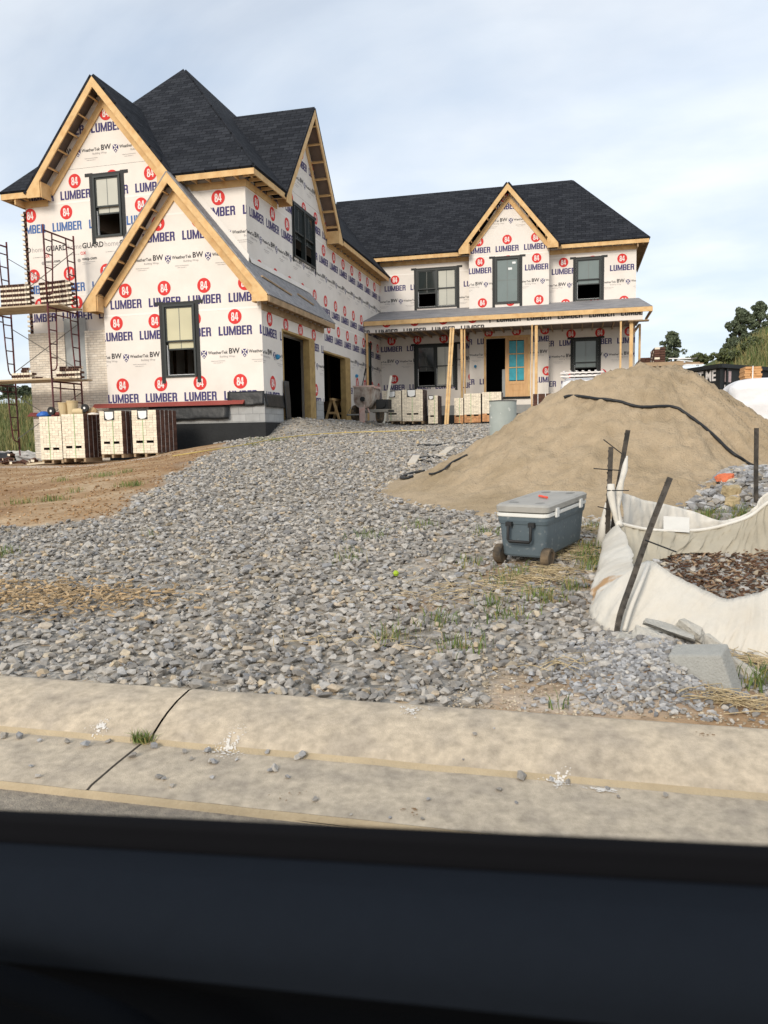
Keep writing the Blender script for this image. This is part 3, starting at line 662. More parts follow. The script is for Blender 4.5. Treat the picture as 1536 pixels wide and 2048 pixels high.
# brick veneer of the left corner, toothed at its end
bv = MB(); yv = YF-.115
for (a, b, c, d) in ((XL-.1, PFW[0], .4, 4.25), (PFW[1], XBL-.01, .4, 4.25), (PFW[0], PFW[1], .4, PFW[2])):
    i0 = len(bv.f); bv.box((a, yv, c), (b, YF-.006, d))
    for i in range(i0, len(bv.f)): bv.setuv(i, lambda q: (q[0], q[2]))
bv.build('veneers', m_brickw, house)
tv = MB()
for k in range(int((7.75-4.25)/.0675)):
    z = 4.25+.0675*k; o = .10 if k % 2 else 0
    tv.obox((XL-.065-o*.6, YF+.06+o*.3, z+.03), (.05, 0, 0), (0, .05+.06*(k % 2), 0), (0, 0, .0285), ms=[1, 1, 0 if k % 2 else 1, 1, 1, 1])
tv.build('brick_toothing', [m_bface, m_bbrown], house)
pc = MB()
def cover(i, j):
    x = PFW[0]-.02+(PFW[1]-PFW[0]+.04)*i; return (x, YF-.075-.03*nz(x*5, j*3, 2), PFW[2]+(PFW[3]-PFW[2])*j)
pc.sheet(cover, 12, 20); pc.build('window_cover', M('hazy_plastic', (.34, .36, .36), .35, .12, 5, .3, 9), house, smooth=True)
# ---- the windows
def window(ax, c, hole, style, gl, parent=house, ears=True, legs=True, stick=0):
    u0, u1, z0, z1 = hole; root = MB(); fw = .055
    def bx(mb, a, b, d0, d1, e, f_, m=0): mb.box(pt(ax, c, a, e, d0), pt(ax, c, b, f_, d1), m)
    # frame
    for (a, b, e, f_) in ((u0, u0+fw, z0, z1), (u1-fw, u1, z0, z1), (u0+fw, u1-fw, z1-fw, z1), (u0+fw, u1-fw, z0, z0+fw)): bx(root, a, b, -.10, .045, e, f_)
    w = root.build('window', m_frame, parent)
    tp = MB(); tw = .115
    for s_, a in ((-1, u0), (1, u1)):
        x0_, x1_ = (a-tw, a-.002) if s_ < 0 else (a+.002, a+tw)
        bx(tp, x0_, x1_, .006, .012, z0-(.16 if legs else 0), z1+.09)
        if ears:
            e0, e1 = (a-tw-.13, a-tw) if s_ < 0 else (a+tw, a+tw+.13); bx(tp, e0, e1, .006, .011, z1+.0, z1+.09)
    bx(tp, u0-.002, u1+.002, .006, .011, z1+.002, z1+.07)
    tp.build('flashing_tape', m_tape, w)
    def sash(a, b, e, f_, d, glz, open_=False, mun=True):
        sm = MB(); t = .04
        for (p, q, r_, s2) in ((a, a+t, e, f_), (b-t, b, e, f_), (a+t, b-t, f_-t, f_), (a+t, b-t, e, e+t)): bx(sm, p, q, d-.035, d, r_, s2)
        sm.build('sash', m_frame, w)
        g = MB(); bx(g, a+t, b-t, d-.022, d-.016, e+t, f_-t); g.build('pane', glz, w)
        if mun:
            mm = MB(); mid = (a+b)/2; bx(mm, mid-.009, mid+.009, d-.0155, d-.012, e+t, f_-t); mm.build('muntin', M_mun, w)
    def dbl(a, b, opened=.93, gl_=gl, glo=None, st=0):
        h = z1-z0; mid = z0+h*.5
        sash(a, b, mid-.02, z1-fw, .012, gl_)
        if glo is not None: sash(a, b, z0+fw, mid+.02, -.03, glo)
        else: sash(a+.003, b-.003, mid-.02-h*.11, mid+h*.36, -.045, gl_)   # raised lower sash leaves the opening dark
        lin = MB(); bx(lin, a+.002, a+.02, -.09, -.02, z0+fw, mid-.1); bx(lin, a+.02, b-.02, -.09, -.02, z0+fw, z0+fw+.018); lin.build('tracks', m_paper, w)
        if st:
            sk = MB()
            for (fx, fz, ww, hh, mm_) in ((.10, .72, .10, .20, 0), (.34, .60, .10, .09, 0), (.66, .70, .16, .22, 1))[:st]:
                sx = a+.04+(b-a-.08)*fx; sz = mid+(z1-mid)*fz-.08; bx(sk, sx, sx+ww, -.0155, -.013, sz, sz+hh, mm_)
            sk.build('stickers', [m_paper, m_yel], w)
    if style == 'dh': dbl(u0+fw, u1-fw, st=stick)
    elif style == 'twin':
        mid = (u0+u1)/2; mu_ = MB(); bx(mu_, mid-.045, mid+.045, -.10, .045, z0+fw, z1-fw); mu_.build('mullion', m_frame, w)
        dbl(u0+fw, mid-.045, gl_=m_glass_d, st=min(stick, 2)); dbl(mid+.045, u1-fw, gl_=gl, glo=gl, st=0)
    elif style == 'twin_open':
        mid = (u0+u1)/2; mu_ = MB(); bx(mu_, mid-.045, mid+.045, -.10, .045, z0+fw, z1-fw); mu_.build('mullion', m_frame, w)
        dbl(u0+fw, mid-.045, gl_=m_glass_d); dbl(mid+.045, u1-fw, gl_=m_glass_d)
    elif style == 'fixed':
        sash(u0+fw, u1-fw, z0+fw, z1-fw, .012, gl)
        mm = MB(); bx(mm, u0+.1, u1-.1, -.0035, -.001, (z0+z1)/2+.02, (z0+z1)/2+.035); mm.build('muntin', M_mun, w)
        sk = MB(); bx(sk, (u0+u1)/2+.04, (u0+u1)/2+.2, -.0035, -.001, z1-.5, z1-.41); bx(sk, u1-.3, u1-.16, -.0035, -.001, z1-.26, z1-.18); sk.build('stickers', m_paper, w)
    return w
M_mun = M('muntin_grey', (.16, .17, .16), .5, .05)
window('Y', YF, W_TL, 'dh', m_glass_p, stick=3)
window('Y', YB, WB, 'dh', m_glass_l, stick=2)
window('X', XM, WG, 'twin_open', m_glass_d)
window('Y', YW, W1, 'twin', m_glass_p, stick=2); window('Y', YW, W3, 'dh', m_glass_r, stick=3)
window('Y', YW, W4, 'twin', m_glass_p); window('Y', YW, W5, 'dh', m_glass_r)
window('Y', YBAY, WBAY, 'fixed', m_glass_r); window('X', XM, (31.45, 32.05, 3.15, 5.0), 'dh', m_glass_r)
# ---- garage openings: jamb posts and headers, studs inside
def opening(c, hole, lw, rw):
    u0, u1, z0, z1 = hole
    for a, b in ((u0, u0+lw), (u1-rw, u1)):
        j = MB(); j.box((c-.20, a+.002, z0), (c+.004, b-.002, z1-.002)); j.build('door_post', m_treated, house)
    h = MB(); h.box((c-.20, u0+lw, z1-.06), (c+.004, u1-rw, z1-.002)); h.build('door_header', m_treated, house)
opening(XB, D1, .09, .52); opening(XM, D2, .05, .66)
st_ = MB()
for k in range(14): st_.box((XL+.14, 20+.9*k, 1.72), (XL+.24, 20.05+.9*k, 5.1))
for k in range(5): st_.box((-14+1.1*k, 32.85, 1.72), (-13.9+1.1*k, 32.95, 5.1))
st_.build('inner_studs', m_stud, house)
ip = MB(); ip.box((-9.75, 23.45, 2.35), (-9.35, 23.7, 5.1)); ip.build('inner_post', m_lumber2, house)
ipb = MB(); i0 = len(ipb.f); ipb.box((-9.95, 23.3, 1.72), (-9.2, 23.75, 2.34))
for i in range(i0, len(ipb.f)): ipb.setuv(i, lambda q: (q[0]+q[1], q[2]))
ipb.build('inner_block_pier', m_block, house)
rl_ = MB()
for z in (2.45, 3.05): rl_.box((-11.5, 23.9, z), (-9.8, 23.94, z+.07))
rl_.box((-11.5, 31.6, 2.25), (-9.0, 31.7, 2.65)); rl_.build('inner_rails', m_stud, house)
sl_ = MB(); sl_.box((-13.6, 32.80, 2.7), (-13.45, 32.84, 4.5)); sl_.build('inner_light_slit', M('slit_daylight', (.5, .52, .42), .3, .3, 3), house)  # opaque strip, its pale colour stands in for daylight through a gap
# ---- front door: wooden frame, open left leaf gap, closed right leaf with six lites
fr = MB()
for (a, b, c, d) in ((dL-.09, dL-.002, dB, dT+.09), (dR+.002, dR+.09, dB, dT+.09), (dL-.002, dR+.002, dT+.002, dT+.09)): fr.box((a, YBAY-.03, c), (b, YBAY+.1, d))
fr.build('door_frame', m_lumber, house)
lm = dR-.93*(dR-dL)/1.86; lm = atY(1010.5, 676, YBAY)[0]
dr = MB(); yd = YBAY-.02; h_ = dT-dB; ww = dR-lm
def part_rect(a, b, c, d, y0_, y1_, mb=dr, m=0): mb.box((lm+ww*a, y0_, dB+h_*c), (lm+ww*b, y1_, dB+h_*d), m)
for (a, b, c, d) in ((0, .17, 0, 1), (.83, 1, 0, 1), (.17, .83, .955, 1), (.17, .83, .21, .265), (.17, .83, 0, .08)): part_rect(a, b, c, d, yd, yd+.05)
part_rect(.17, .83, .08, .21, yd+.018, yd+.045); part_rect(.24, .76, .10, .19, yd+.006, yd+.0175)
door = dr.build('door', M('fir_door', (.66, .41, .20), .5, .12, 5, stretch=(6, 6, .6), col2=(.56, .32, .14), mixs=3), house)
ml = MB(); part_rect(.485, .515, .265, .955, yd+.004, yd+.03, ml)
for z in (.495, .725): part_rect(.17, .484, z-.008, z+.008, yd+.006, yd+.03, ml); part_rect(.516, .83, z-.008, z+.008, yd+.006, yd+.03, ml)
ml.build('muntins', m_lumber, door)
m_film = M('blue_film', (.035, .32, .40), .3, .25, 5)
for r_ in range(3):
    for c_ in range(2):
        pn = MB(); a = .17 if c_ == 0 else .515; z = .265+.23*r_; part_rect(a+.004, a+.311, z+.012, z+.218, yd+.031, yd+.036, pn); pn.build('door_pane', m_film, door)
th = MB(); th.box((dL-.1, YBAY-.06, dB-.09), (dR+.1, YBAY+.1, dB-.002)); th.build('threshold', m_tar, house)
lv = MB(); lv.box((lm-.16, YBAY+.3, dB), (lm-.02, YBAY+.36, dB+h_*.48)); lv.build('inner_panel', M('pale_panel', (.35, .37, .37), .6, .1), house)
# wire stubs in blue tape
for (ax, c, px, py) in (('X', XB, 552, 714), ('X', XM, 637, 751), ('X', XM, 711, 752), ('Y', YBAY, 951, 733)):
    q = atX(px, py, c) if ax == 'X' else atY(px, py, c); mb = MB(); d = np.array([1, 0, 0]) if ax == 'X' else np.array([0, -1, 0])
    mb.lathe([(.05, -.05), (.075, 0), (.03, .05)], q+d*.05, 8, axis='y' if ax == 'X' else 'x'); mb.build('wire_stub', M('blue_tape', (.04, .25, .45), .5, .1), house)

# ------------------------------------------------------------------ THE GROUND, KERB, GUTTER, ROAD
HEIGHT_CREST = [((.05, 9.95), 1.30, 2.45, 1.6), ((.50, 10.0), 1.42, 2.6, 1.5), ((.82, 10.1), 1.48, 2.4, 1.4), ((1.05, 10.2), 1.49, 2.2, 1.25), ((-.30, 9.2), .50, 1.65, 1.3)]
def pile_h(x, y):
    h = 0
    for (cx_, cy_), hc, R_, ex in HEIGHT_CREST:
        d = (sqrt((x-cx_)**2+(y-cy_)**2+.0625)-.2)*(1+.10*nz(x*.7, y*.7, 5, 2))
        if d < R_: h = max(h, hc*(1-d/R_)**ex)
    return h
def pile_full(x, y):
    h = pile_h(x, y)
    if h > 0:
        ang = atan2(y-10.2, x-1.0); rd = sqrt((x-1.0)**2+(y-10.2)**2); rill = nz(ang*9, rd*.35, 3, 3); side = float(sst(-.3, .8, x-1.0))
        h += min(1, h*4)*(.22*rill*(.25+.75*side)+.13*nz(x*2.2, y*2.2, 1, 4)+.07*nz(x*7, y*7, 2, 4)+.03*nz(x*20, y*20, 3, 3)-.10*max(0, nz(x*1.3+3, y*1.3, 8, 2)))
    return h
def mound(x, y):      # heaps of stone beside and behind the silt fence
    a = .34*math.exp(-((x-1.75)/.75)**2-((y-8.3)/.75)**2); b = .13*math.exp(-((x-.34)/.24)**2-((y-3.5)/.36)**2)
    return a+b
def surf(x, y):
    p = pile_full(x, y); return gz(x, y)+max(p-.004 if p > 0 else 0, mound(x, y))
def hp(px, py, t0=2.2, t1=60, st=.02):
    d = ray(px, py); t = t0
    while t < t1:
        q = EYE+d*t
        if q[2] < surf(q[0], q[1]): return np.array([q[0], q[1], surf(q[0], q[1])])
        t += st
    return EYE+d*t1
def axis_pts(*segs):
    out = []
    for a, b, n in segs: out += list(np.linspace(a, b, n, endpoint=False))
    return np.array(out+[segs[-1][1]])
xs = axis_pts((-70, -24, 30), (-24, -9, 40), (-9, 4, 130), (4, 16, 30), (16, 80, 30)); ys = axis_pts((2.90, 9, 85), (9, 21, 120), (21, 42, 70), (42, 80, 40), (80, 400, 24))
GX, GY = np.meshgrid(xs, ys); GZ = ground(GX, GY); nx_, ny_ = len(xs), len(ys)
V = np.stack([GX, GY, GZ], -1).reshape(-1, 3)
xe_f = lambda y: np.interp(y, [2.9, 6.2, 6.5, 6.9, 8.4, 10.3, 13.5, 18, 19, 60], [-40, -40, -5.1, -4.6, -5.1, -5.85, -7.0, -8.4, -16, -16])
msk = np.zeros((len(V), 4), np.float32)
for i, (x, y, z) in enumerate(V):
    wob = .35*nz(x*.9, y*.9, 1, 3) if y < 30 else 0
    gr = float(sst(-.35, .35, x-xe_f(y)+wob*1.6)); 
    if x > 3.2 or y > 34: gr *= .4
    gr *= 1-float(sst(-16, -18, x))
    s_ = .45*nz(x*1.4, y*1.4, 7, 3)
    if y < 3.75 and x > -.35: gr *= float(sst(3.05+s_*.3, 3.7, y+.2*nz(x*3, y*3, 2)))*.9+.1*0
    if -1.1 < x < .4 and 4.3 < y < 6.6: gr *= 1-.75*float(sst(.02, .30, nz(x*1.6, y*1.6, 3, 3)+.12))
    g = float(sst(-15.7, -18, x)*sst(16, 20, y)); g = max(g, float(sst(4.5, 9, x)*sst(31, 38, y)))
    g = max(g, float(sst(60, 70, y)))
    du = .75*math.exp(-((x-.05)/.35)**2-((y-3.08)/.10)**2)+.35*max(0, nz(x*1.7, y*1.7, 11, 3))*gr+math.exp(-((x+2.4)/1.3)**2-((y-16.3)/1.5)**2)*.9+.5*math.exp(-((x+4.5)/1.6)**2-((y-27.8)/.7)**2)+.7*math.exp(-((x+5.6)/.7)**2-((y-12.5)/.5)**2)+.6*float(sst(-9, -10, x)*sst(-15, -13, x)*math.exp(-((y-16.4)/.35)**2))
    z_ = z
    if y < 34: V[i, 2] += mound(x, y)-.006*gr+(.05*nz(x*1.1, y*1.1, 4, 3)*(1-gr)+.015*nz(x*4, y*4, 6, 2))*min(1, max(0, y-3.0)*2)
    msk[i] = (gr, g, min(1, du), 1)
idx = np.arange(nx_*ny_).reshape(ny_, nx_); Fq = np.stack([idx[:-1, :-1], idx[:-1, 1:], idx[1:, 1:], idx[1:, :-1]], -1).reshape(-1, 4)
def ground_mat():
    m = bpy.data.materials.new('site_ground'); m.use_nodes = True; t = m.node_tree; L = t.links.new; p = t.nodes['Principled BSDF']; p.inputs['Roughness'].default_value = .95; p.inputs['Specular IOR Level'].default_value = .15
    at = t.nodes.new('ShaderNodeAttribute'); at.attribute_name = 'zone'; se = t.nodes.new('ShaderNodeSeparateColor'); L(at.outputs['Color'], se.inputs[0])
    co = t.nodes.new('ShaderNodeTexCoord')
    def noise(sc, de=8, st=None):
        n = t.nodes.new('ShaderNodeTexNoise'); n.inputs['Scale'].default_value = sc; n.inputs['Detail'].default_value = de
        if st:
            mp_ = t.nodes.new('ShaderNodeMapping'); mp_.inputs['Scale'].default_value = st; L(co.outputs['Object'], mp_.inputs[0]); L(mp_.outputs[0], n.inputs['Vector'])
        else: L(co.outputs['Object'], n.inputs['Vector'])
        return n.outputs['Fac']
    def ramp(f, *els):
        r = t.nodes.new('ShaderNodeValToRGB'); L(f, r.inputs[0]); e = r.color_ramp.elements
        while len(e) < len(els): e.new(.5)
        for q, (po, c) in zip(e, els): q.position = po; q.color = (*c, 1)
        return r.outputs[0]
    def mix(f, a, b):
        q = t.nodes.new('ShaderNodeMixRGB')
        if isinstance(f, float): q.inputs[0].default_value = f
        else: L(f, q.inputs[0])
        for k, s_ in ((1, a), (2, b)):
            if isinstance(s_, tuple): q.inputs[k].default_value = (*s_, 1)
            else: L(s_, q.inputs[k])
        return q.outputs[0]
    dirt = ramp(noise(1.1), (.30, (.25, .145, .075)), (.50, (.37, .24, .13)), (.68, (.48, .36, .23)))
    dirt = mix(ramp(noise(9), (.45, (0, 0, 0)), (.75, (.6, .6, .6))), dirt, (.24, .14, .07))
    vo = t.nodes.new('ShaderNodeTexVoronoi'); vo.inputs['Scale'].default_value = 26; L(co.outputs['Object'], vo.inputs['Vector'])
    hv = t.nodes.new('ShaderNodeSeparateColor'); L(vo.outputs['Color'], hv.inputs[0])
    gravel = ramp(hv.outputs[0], (.0, (.19, .178, .155)), (.5, (.34, .31, .27)), (.85, (.46, .42, .36)), (1., (.44, .33, .21)))
    gravel = mix(ramp(noise(.7), (.42, (0, 0, 0)), (.72, (.55, .55, .55))), gravel, (.33, .27, .19))
    grass = ramp(noise(2.5), (.3, (.045, .065, .018)), (.7, (.12, .13, .04)))
    c = mix(se.outputs[0], dirt, gravel); c = mix(se.outputs[2], c, (.62, .58, .52)); c = mix(se.outputs[1], c, grass)
    L(c, p.inputs['Base Color'])
    b1 = t.nodes.new('ShaderNodeBump'); b1.inputs['Strength'].default_value = .35; b1.inputs['Distance'].default_value = .01; b1.invert = True; L(vo.outputs['Distance'], b1.inputs['Height'])
    b2 = t.nodes.new('ShaderNodeBump'); b2.inputs['Strength'].default_value = .8; b2.inputs['Distance'].default_value = .04; L(noise(14, 10), b2.inputs['Height']); L(b1.outputs[0], b2.inputs['Normal']); L(b2.outputs[0], p.inputs['Normal'])
    return m
m_ground = ground_mat()
go = np_mesh('ground', V, Fq, [m_ground], 4)
ca = go.data.color_attributes.new('zone', 'FLOAT_COLOR', 'POINT'); ca.data.foreach_set('color', msk.ravel())
go.data.polygons.foreach_set('use_smooth', [True]*len(go.data.polygons)); tag(go, None, None, kind='structure')

m_conc = M('kerb_concrete', (.53, .44, .325), .9, .30, 22, .3, 260, col2=(.41, .345, .265), mixs=6, lo=.42, hi=.66)
m_concg = M('gutter_concrete', (.50, .42, .315), .9, .30, 24, .3, 260, col2=(.39, .33, .255), mixs=7, lo=.42, hi=.66)
m_concy = M('worn_edge_concrete', (.45, .36, .235), .9, .15, 6, .4, 60)
m_crack = M('joint_dirt', (.05, .042, .033), .95, .3, 30)
JX = lambda y: -1.62+(y-2.95)*(-.06)          # joint line across kerb and gutter
def prof_sheet(name, prof, xa, xb, mat, nx=260):
    mb = MB(); n = len(prof)
    def fn(i, j):
        x = xa+(xb-xa)*i; k = j*(n-1); a = min(int(k), n-2); f = k-a
        y = prof[a][0]+(prof[a+1][0]-prof[a][0])*f; z = prof[a][1]+(prof[a+1][1]-prof[a][1])*f
        return (x, y+.006*nz(x*3, y*2, 2, 3), z+.004*nz(x*5, y*5, 3, 2))
    mb.sheet(fn, nx, (n-1)); return tag(mb.build(name, mat, None, smooth=True), None, None, kind='structure')
KP = [(2.955, -.2), (2.95, .10), (2.93, .119), (2.90, .124), (2.80, .112), (2.72, .094), (2.66, .072), (2.605, .046), (2.586, .031)]
for nm, a, b in (('kerb', -9, -1.605), ('kerb', -1.595, 9)): prof_sheet(nm, KP, a, b, m_conc)
GP = [(2.570, .014), (2.56, .015), (2.40, .008), (2.25, -.004), (2.226, -.010)]
for nm, a, b in (('gutter', -9, -1.64), ('gutter', -1.63, 9)): prof_sheet(nm, GP, a, b, m_concg)
GL = [(2.225, -.0102), (2.216, -.022), (2.210, -.05)]
prof_sheet('gutter_edge', GL, -9, 9, m_concy)
prof_sheet('kerb_joint', [(2.954, .098), (2.93, .105), (2.90, .110), (2.80, .098), (2.66, .058), (2.58, .016)], -1.604, -1.596, m_crack, 3)
prof_sheet('gutter_joint', [(p[0], p[1]+.0015) for p in GP], -1.639, -1.631, m_crack, 3)
prof_sheet('kerb_lip', [(2.5865, .0315), (2.580, .024), (2.574, .016), (2.568, .0135)], -9, 9, m_concy)
mb = MB(); mb.box((-9, 2.215, -.2), (9, 2.945, -.03)); tag(mb.build('kerb_filler', m_crack), None, None, kind='structure')  # dark filler added underneath to keep sky light out of the gaps
m_road = M('asphalt', (.34, .29, .225), .92, .2, 8, .6, 160, col2=(.22, .19, .155), mixs=30)
mb = MB(); mb.sheet(lambda i, j: (-60+120*i, -14+16.212*j, -.034), 40, 12); tag(mb.build('road', m_road), None, None, kind='structure')
mb = MB(); mb.sheet(lambda i, j: (-70+150*i, -120+106*j, -.05), 10, 10); tag(mb.build('far_ground', m_ground), None, None, kind='structure')
# stains of white dried mortar and mud on the concrete: flat thin spots with their own ragged shape
def blotch(name, cx_, cy_, rx, ry, mat, seed, n=60):
    mb = MB(); rr = random.Random(seed)
    for k in range(n):
        a = rr.random()*2*pi; q = rr.random()**.8; x = cx_+rx*q*cos(a)*(1+.5*sin(3*a+seed)); y = cy_+ry*q*sin(a)*(1+.4*cos(2*a+seed)); s_ = rr.uniform(.001, .0055)*(1.2-q)
        def kz(yy):
            P_ = GP[::-1]+KP[::-1]; return float(np.interp(yy, [p[0] for p in P_], [p[1] for p in P_]))
        pts = []
        m_ = rr.randint(5, 8)
        for i in range(m_):
            b = 2*pi*i/m_; r_ = s_*rr.uniform(.6, 1.4); px_ = x+r_*1.4*cos(b); py_ = min(2.945, max(2.23, y+r_*sin(b))); pts.append((px_, py_, kz(py_)+.0045+.004*nz(px_*5, py_*5, 3, 2)))
        mb.add(pts, [tuple(range(m_))])
    return mb.build(name, mat)
m_mortar = M('dried_mortar', (.70, .66, .60), .95, .08); m_mud = M('dried_mud', (.24, .15, .08), .95, .15)
for i, (px, py, rx, ry, mt, n) in enumerate(((455, 1480, .08, .09, m_mortar, 230), (1118, 1540, .05, .05, m_mortar, 120), (1210, 1555, .07, .025, m_mortar, 130), (830, 1440, .08, .08, m_mortar, 100), (1405, 1500, .05, .03, m_mud, 14), (820, 1605, .05, .03, m_mud, 18), (200, 1450, .05, .04, m_mortar, 90), (580, 1560, .06, .04, m_mud, 14))):
    y_ = 2.92-(py-1400-(px-768)*.075)/190*.62; q = atZ_ = EYE+ray(px, py)*((.06-1.2)/ray(px, py)[2])
    o = blotch('stain', q[0], min(2.85, max(2.3, q[1])), rx, ry, mt, 10+i, n); tag(o, None, None, kind='structure')

# ------------------------------------------------------------------ gravel: thousands of angular stones
def rock_hull(seed, flat=.72, n=13):
    r = random.Random(seed); bm = bmesh.new()
    for _ in range(n):
        v = Vector((r.gauss(0, 1), r.gauss(0, 1), r.gauss(0, 1))).normalized()*r.uniform(.75, 1.05); v.z *= flat; bm.verts.new(v)
    res = bmesh.ops.convex_hull(bm, input=bm.verts)
    bmesh.ops.delete(bm, geom=[g for g in res['geom_interior'] if isinstance(g, bmesh.types.BMVert)], context='VERTS')
    bmesh.ops.triangulate(bm, faces=bm.faces); bm.verts.index_update()
    V_ = np.array([v.co[:] for v in bm.verts]); F_ = np.array([[v.index for v in f.verts] for f in bm.faces]); bm.free(); return V_, F_
HULLS = [rock_hull(100+k) for k in range(24)]
def scatter_rocks(name, pts, size, mats, seed, mi=None):
    r_ = np.random.default_rng(seed); VV = []; FF = []; MM = []; base = 0
    hk = r_.integers(0, len(HULLS), len(pts))
    for k in range(len(HULLS)):
        sel = np.nonzero(hk == k)[0]
        if len(sel) == 0: continue
        V_, F_ = HULLS[k]; n = len(sel); a = r_.uniform(0, 2*pi, n); tl = r_.uniform(-.5, .5, (n, 2))
        ca_, sa_ = np.cos(a), np.sin(a); sc = size[sel]
        st = np.stack([r_.uniform(.8, 1.35, n), r_.uniform(.7, 1.05, n), r_.uniform(.7, 1.0, n)], 1)
        v = V_[None]*st[:, None, :]
        x = v[..., 0]; y = v[..., 1]; z = v[..., 2]
        z, y = z*np.cos(tl[:, :1])+y*np.sin(tl[:, :1]), y*np.cos(tl[:, :1])-z*np.sin(tl[:, :1])
        x, y = x*ca_[:, None]-y*sa_[:, None], x*sa_[:, None]+y*ca_[:, None]
        v = np.stack([x, y, z], -1)*sc[:, None, None]+pts[sel][:, None, :]
        VV.append(v.reshape(-1, 3)); FF.append((F_[None]+(base+np.arange(n)*len(V_))[:, None, None]).reshape(-1, 3)); base += n*len(V_)
        MM.append(np.repeat(mi[sel] if mi is not None else np.zeros(n, int), len(F_)))
    return np_mesh(name, np.concatenate(VV), np.concatenate(FF), mats, 3, np.concatenate(MM))
def stone_mat(name, c1, c2, c3, var=.2):
    m = bpy.data.materials.new(name); m.use_nodes = True; t = m.node_tree; L = t.links.new; p = t.nodes['Principled BSDF']; p.inputs['Roughness'].default_value = .9; p.inputs['Specular IOR Level'].default_value = .25
    g = t.nodes.new('ShaderNodeNewGeometry'); r = t.nodes.new('ShaderNodeValToRGB'); L(g.outputs['Random Per Island'], r.inputs[0]); e = r.color_ramp.elements
    e[0].color = (*c1, 1); e[1].position = .62; e[1].color = (*c2, 1); q = e.new(.90); q.color = (*[a*1.25 for a in c2], 1); q = e.new(1.); q.color = (*c3, 1)
    n = t.nodes.new('ShaderNodeTexNoise'); n.inputs['Scale'].default_value = 45; n.inputs['Detail'].default_value = 5; co = t.nodes.new('ShaderNodeTexCoord'); L(co.outputs['Object'], n.inputs['Vector'])
    mr = t.nodes.new('ShaderNodeMapRange'); mr.inputs['To Min'].default_value = 1-var; mr.inputs['To Max'].default_value = 1+var; mr.inputs['From Min'].default_value = .3; mr.inputs['From Max'].default_value = .7; L(n.outputs['Fac'], mr.inputs['Value'])
    h = t.nodes.new('ShaderNodeHueSaturation'); L(r.outputs[0], h.inputs['Color']); L(mr.outputs[0], h.inputs['Value']); L(h.outputs[0], p.inputs['Base Color'])
    b = t.nodes.new('ShaderNodeBump'); b.inputs['Strength'].default_value = .4; b.inputs['Distance'].default_value = .01; L(n.outputs['Fac'], b.inputs['Height']); L(b.outputs[0], p.inputs['Normal'])
    return m
m_st = stone_mat('limestone', (.19, .177, .162), (.375, .348, .31), (.47, .37, .25)); m_st2 = stone_mat('blue_grey_stone', (.18, .178, .18), (.35, .345, .34), (.50, .47, .42)); m_st3 = stone_mat('tan_stone', (.30, .25, .18), (.42, .36, .27), (.50, .36, .19))
P_, Z_, T_ = [], [], []
def gravel_at(x, y):
    return (x-xe_f(y)+.56*nz(x*.9, y*.9, 1, 3)) > 0
for (xa, xb, ya, yb, dens, s0, s1) in ((-5.8, 1.0, 2.97, 4.6, 900, .014, .034), (-6.0, 1.2, 4.6, 7.0, 680, .016, .036), (-6.6, .8, 7.0, 11, 420, .020, .040), (-8.2, 0, 11, 16, 230, .026, .046), (-9, .5, 16, 24, 110, .028, .05), (-8.3, -1.5, 24, 30.5, 75, .03, .055)):
    n = int((xb-xa)*(yb-ya)*dens); X_ = rng.uniform(xa, xb, n); Y_ = rng.uniform(ya, yb, n); U_ = rng.random(n)
    for x, y, u in zip(X_, Y_, U_):
        if not gravel_at(x, y): continue
        if abs(x-.243/.97*0+0) > 99: continue
        if pile_h(x, y) > .03: continue
        # bare dirt patches by the kerb on the right and round the cool box
        if y < 3.75 and x > -.35 and (y < 3.35+.3*nz(x*2, y*2, 2) and u < .93): continue
        k = nz(x*.8, y*.8, 3, 3)
        if -1.2 < x < .5 and 4.2 < y < 6.8 and u < .25+1.6*k: continue
        if u > .92-.25*max(0, nz(x*.5, y*.5, 9, 2)): continue
        ch = math.exp(-((x+3.35)/.75)**2-((y-4.25)/.33)**2)
        if u < ch*.8: continue
        s_ = s0*.75+(s1*1.12-s0*.75)*rng.random()**2.2; P_.append((x, y, gz(x, y)+mound(x, y)+s_*rng.uniform(.05, .55))); Z_.append(s_)
        T_.append(2 if (rng.random() < .045+.2*max(0, k)) else (1 if rng.random() < .08 else 0))
gs = scatter_rocks('gravel', np.array(P_), np.array(Z_), [m_st, m_st2, m_st3], 5, np.array(T_)); tag(gs, 'loose grey crushed stone covering the driveway', 'gravel', kind='stuff')
# finer blue grey heap by the concrete block, and the coarser heap behind the silt fence
P_, Z_, T_ = [], [], []
for _ in range(3600):
    x, y = rng.normal(.30, .19), rng.normal(3.48, .24)
    if y < 2.98: continue
    s_ = rng.uniform(.009, .021); P_.append((x, y, gz(x, y)+mound(x, y)+s_*rng.uniform(.2, .9))); Z_.append(s_); T_.append(1 if rng.random() < .8 else 0)
for _ in range(1500):
    x, y = rng.normal(1.75, .55), rng.normal(8.2, .55)
    if pile_h(x, y) > mound(x, y)+.05: continue
    s_ = rng.uniform(.03, .075); P_.append((x, y, gz(x, y)+mound(x, y)+s_*.3)); Z_.append(s_); T_.append(2 if rng.random() < .08 else (1 if rng.random() < .6 else 0))
hs_ = scatter_rocks('rubble', np.array(P_), np.array(Z_), [m_st, m_st2, m_st3], 6, np.array(T_)); tag(hs_, 'blue grey stone heaped beside and behind the silt fence', 'rubble', kind='stuff')
P_, Z_ = [], []
for _ in range(2600):
    x, y = rng.uniform(-.5, 1.2), 2.97+rng.random()**1.3*.75; s_ = rng.uniform(.003, .009); P_.append((x, y, gz(x, y)+mound(x, y)+s_*.4)); Z_.append(s_)
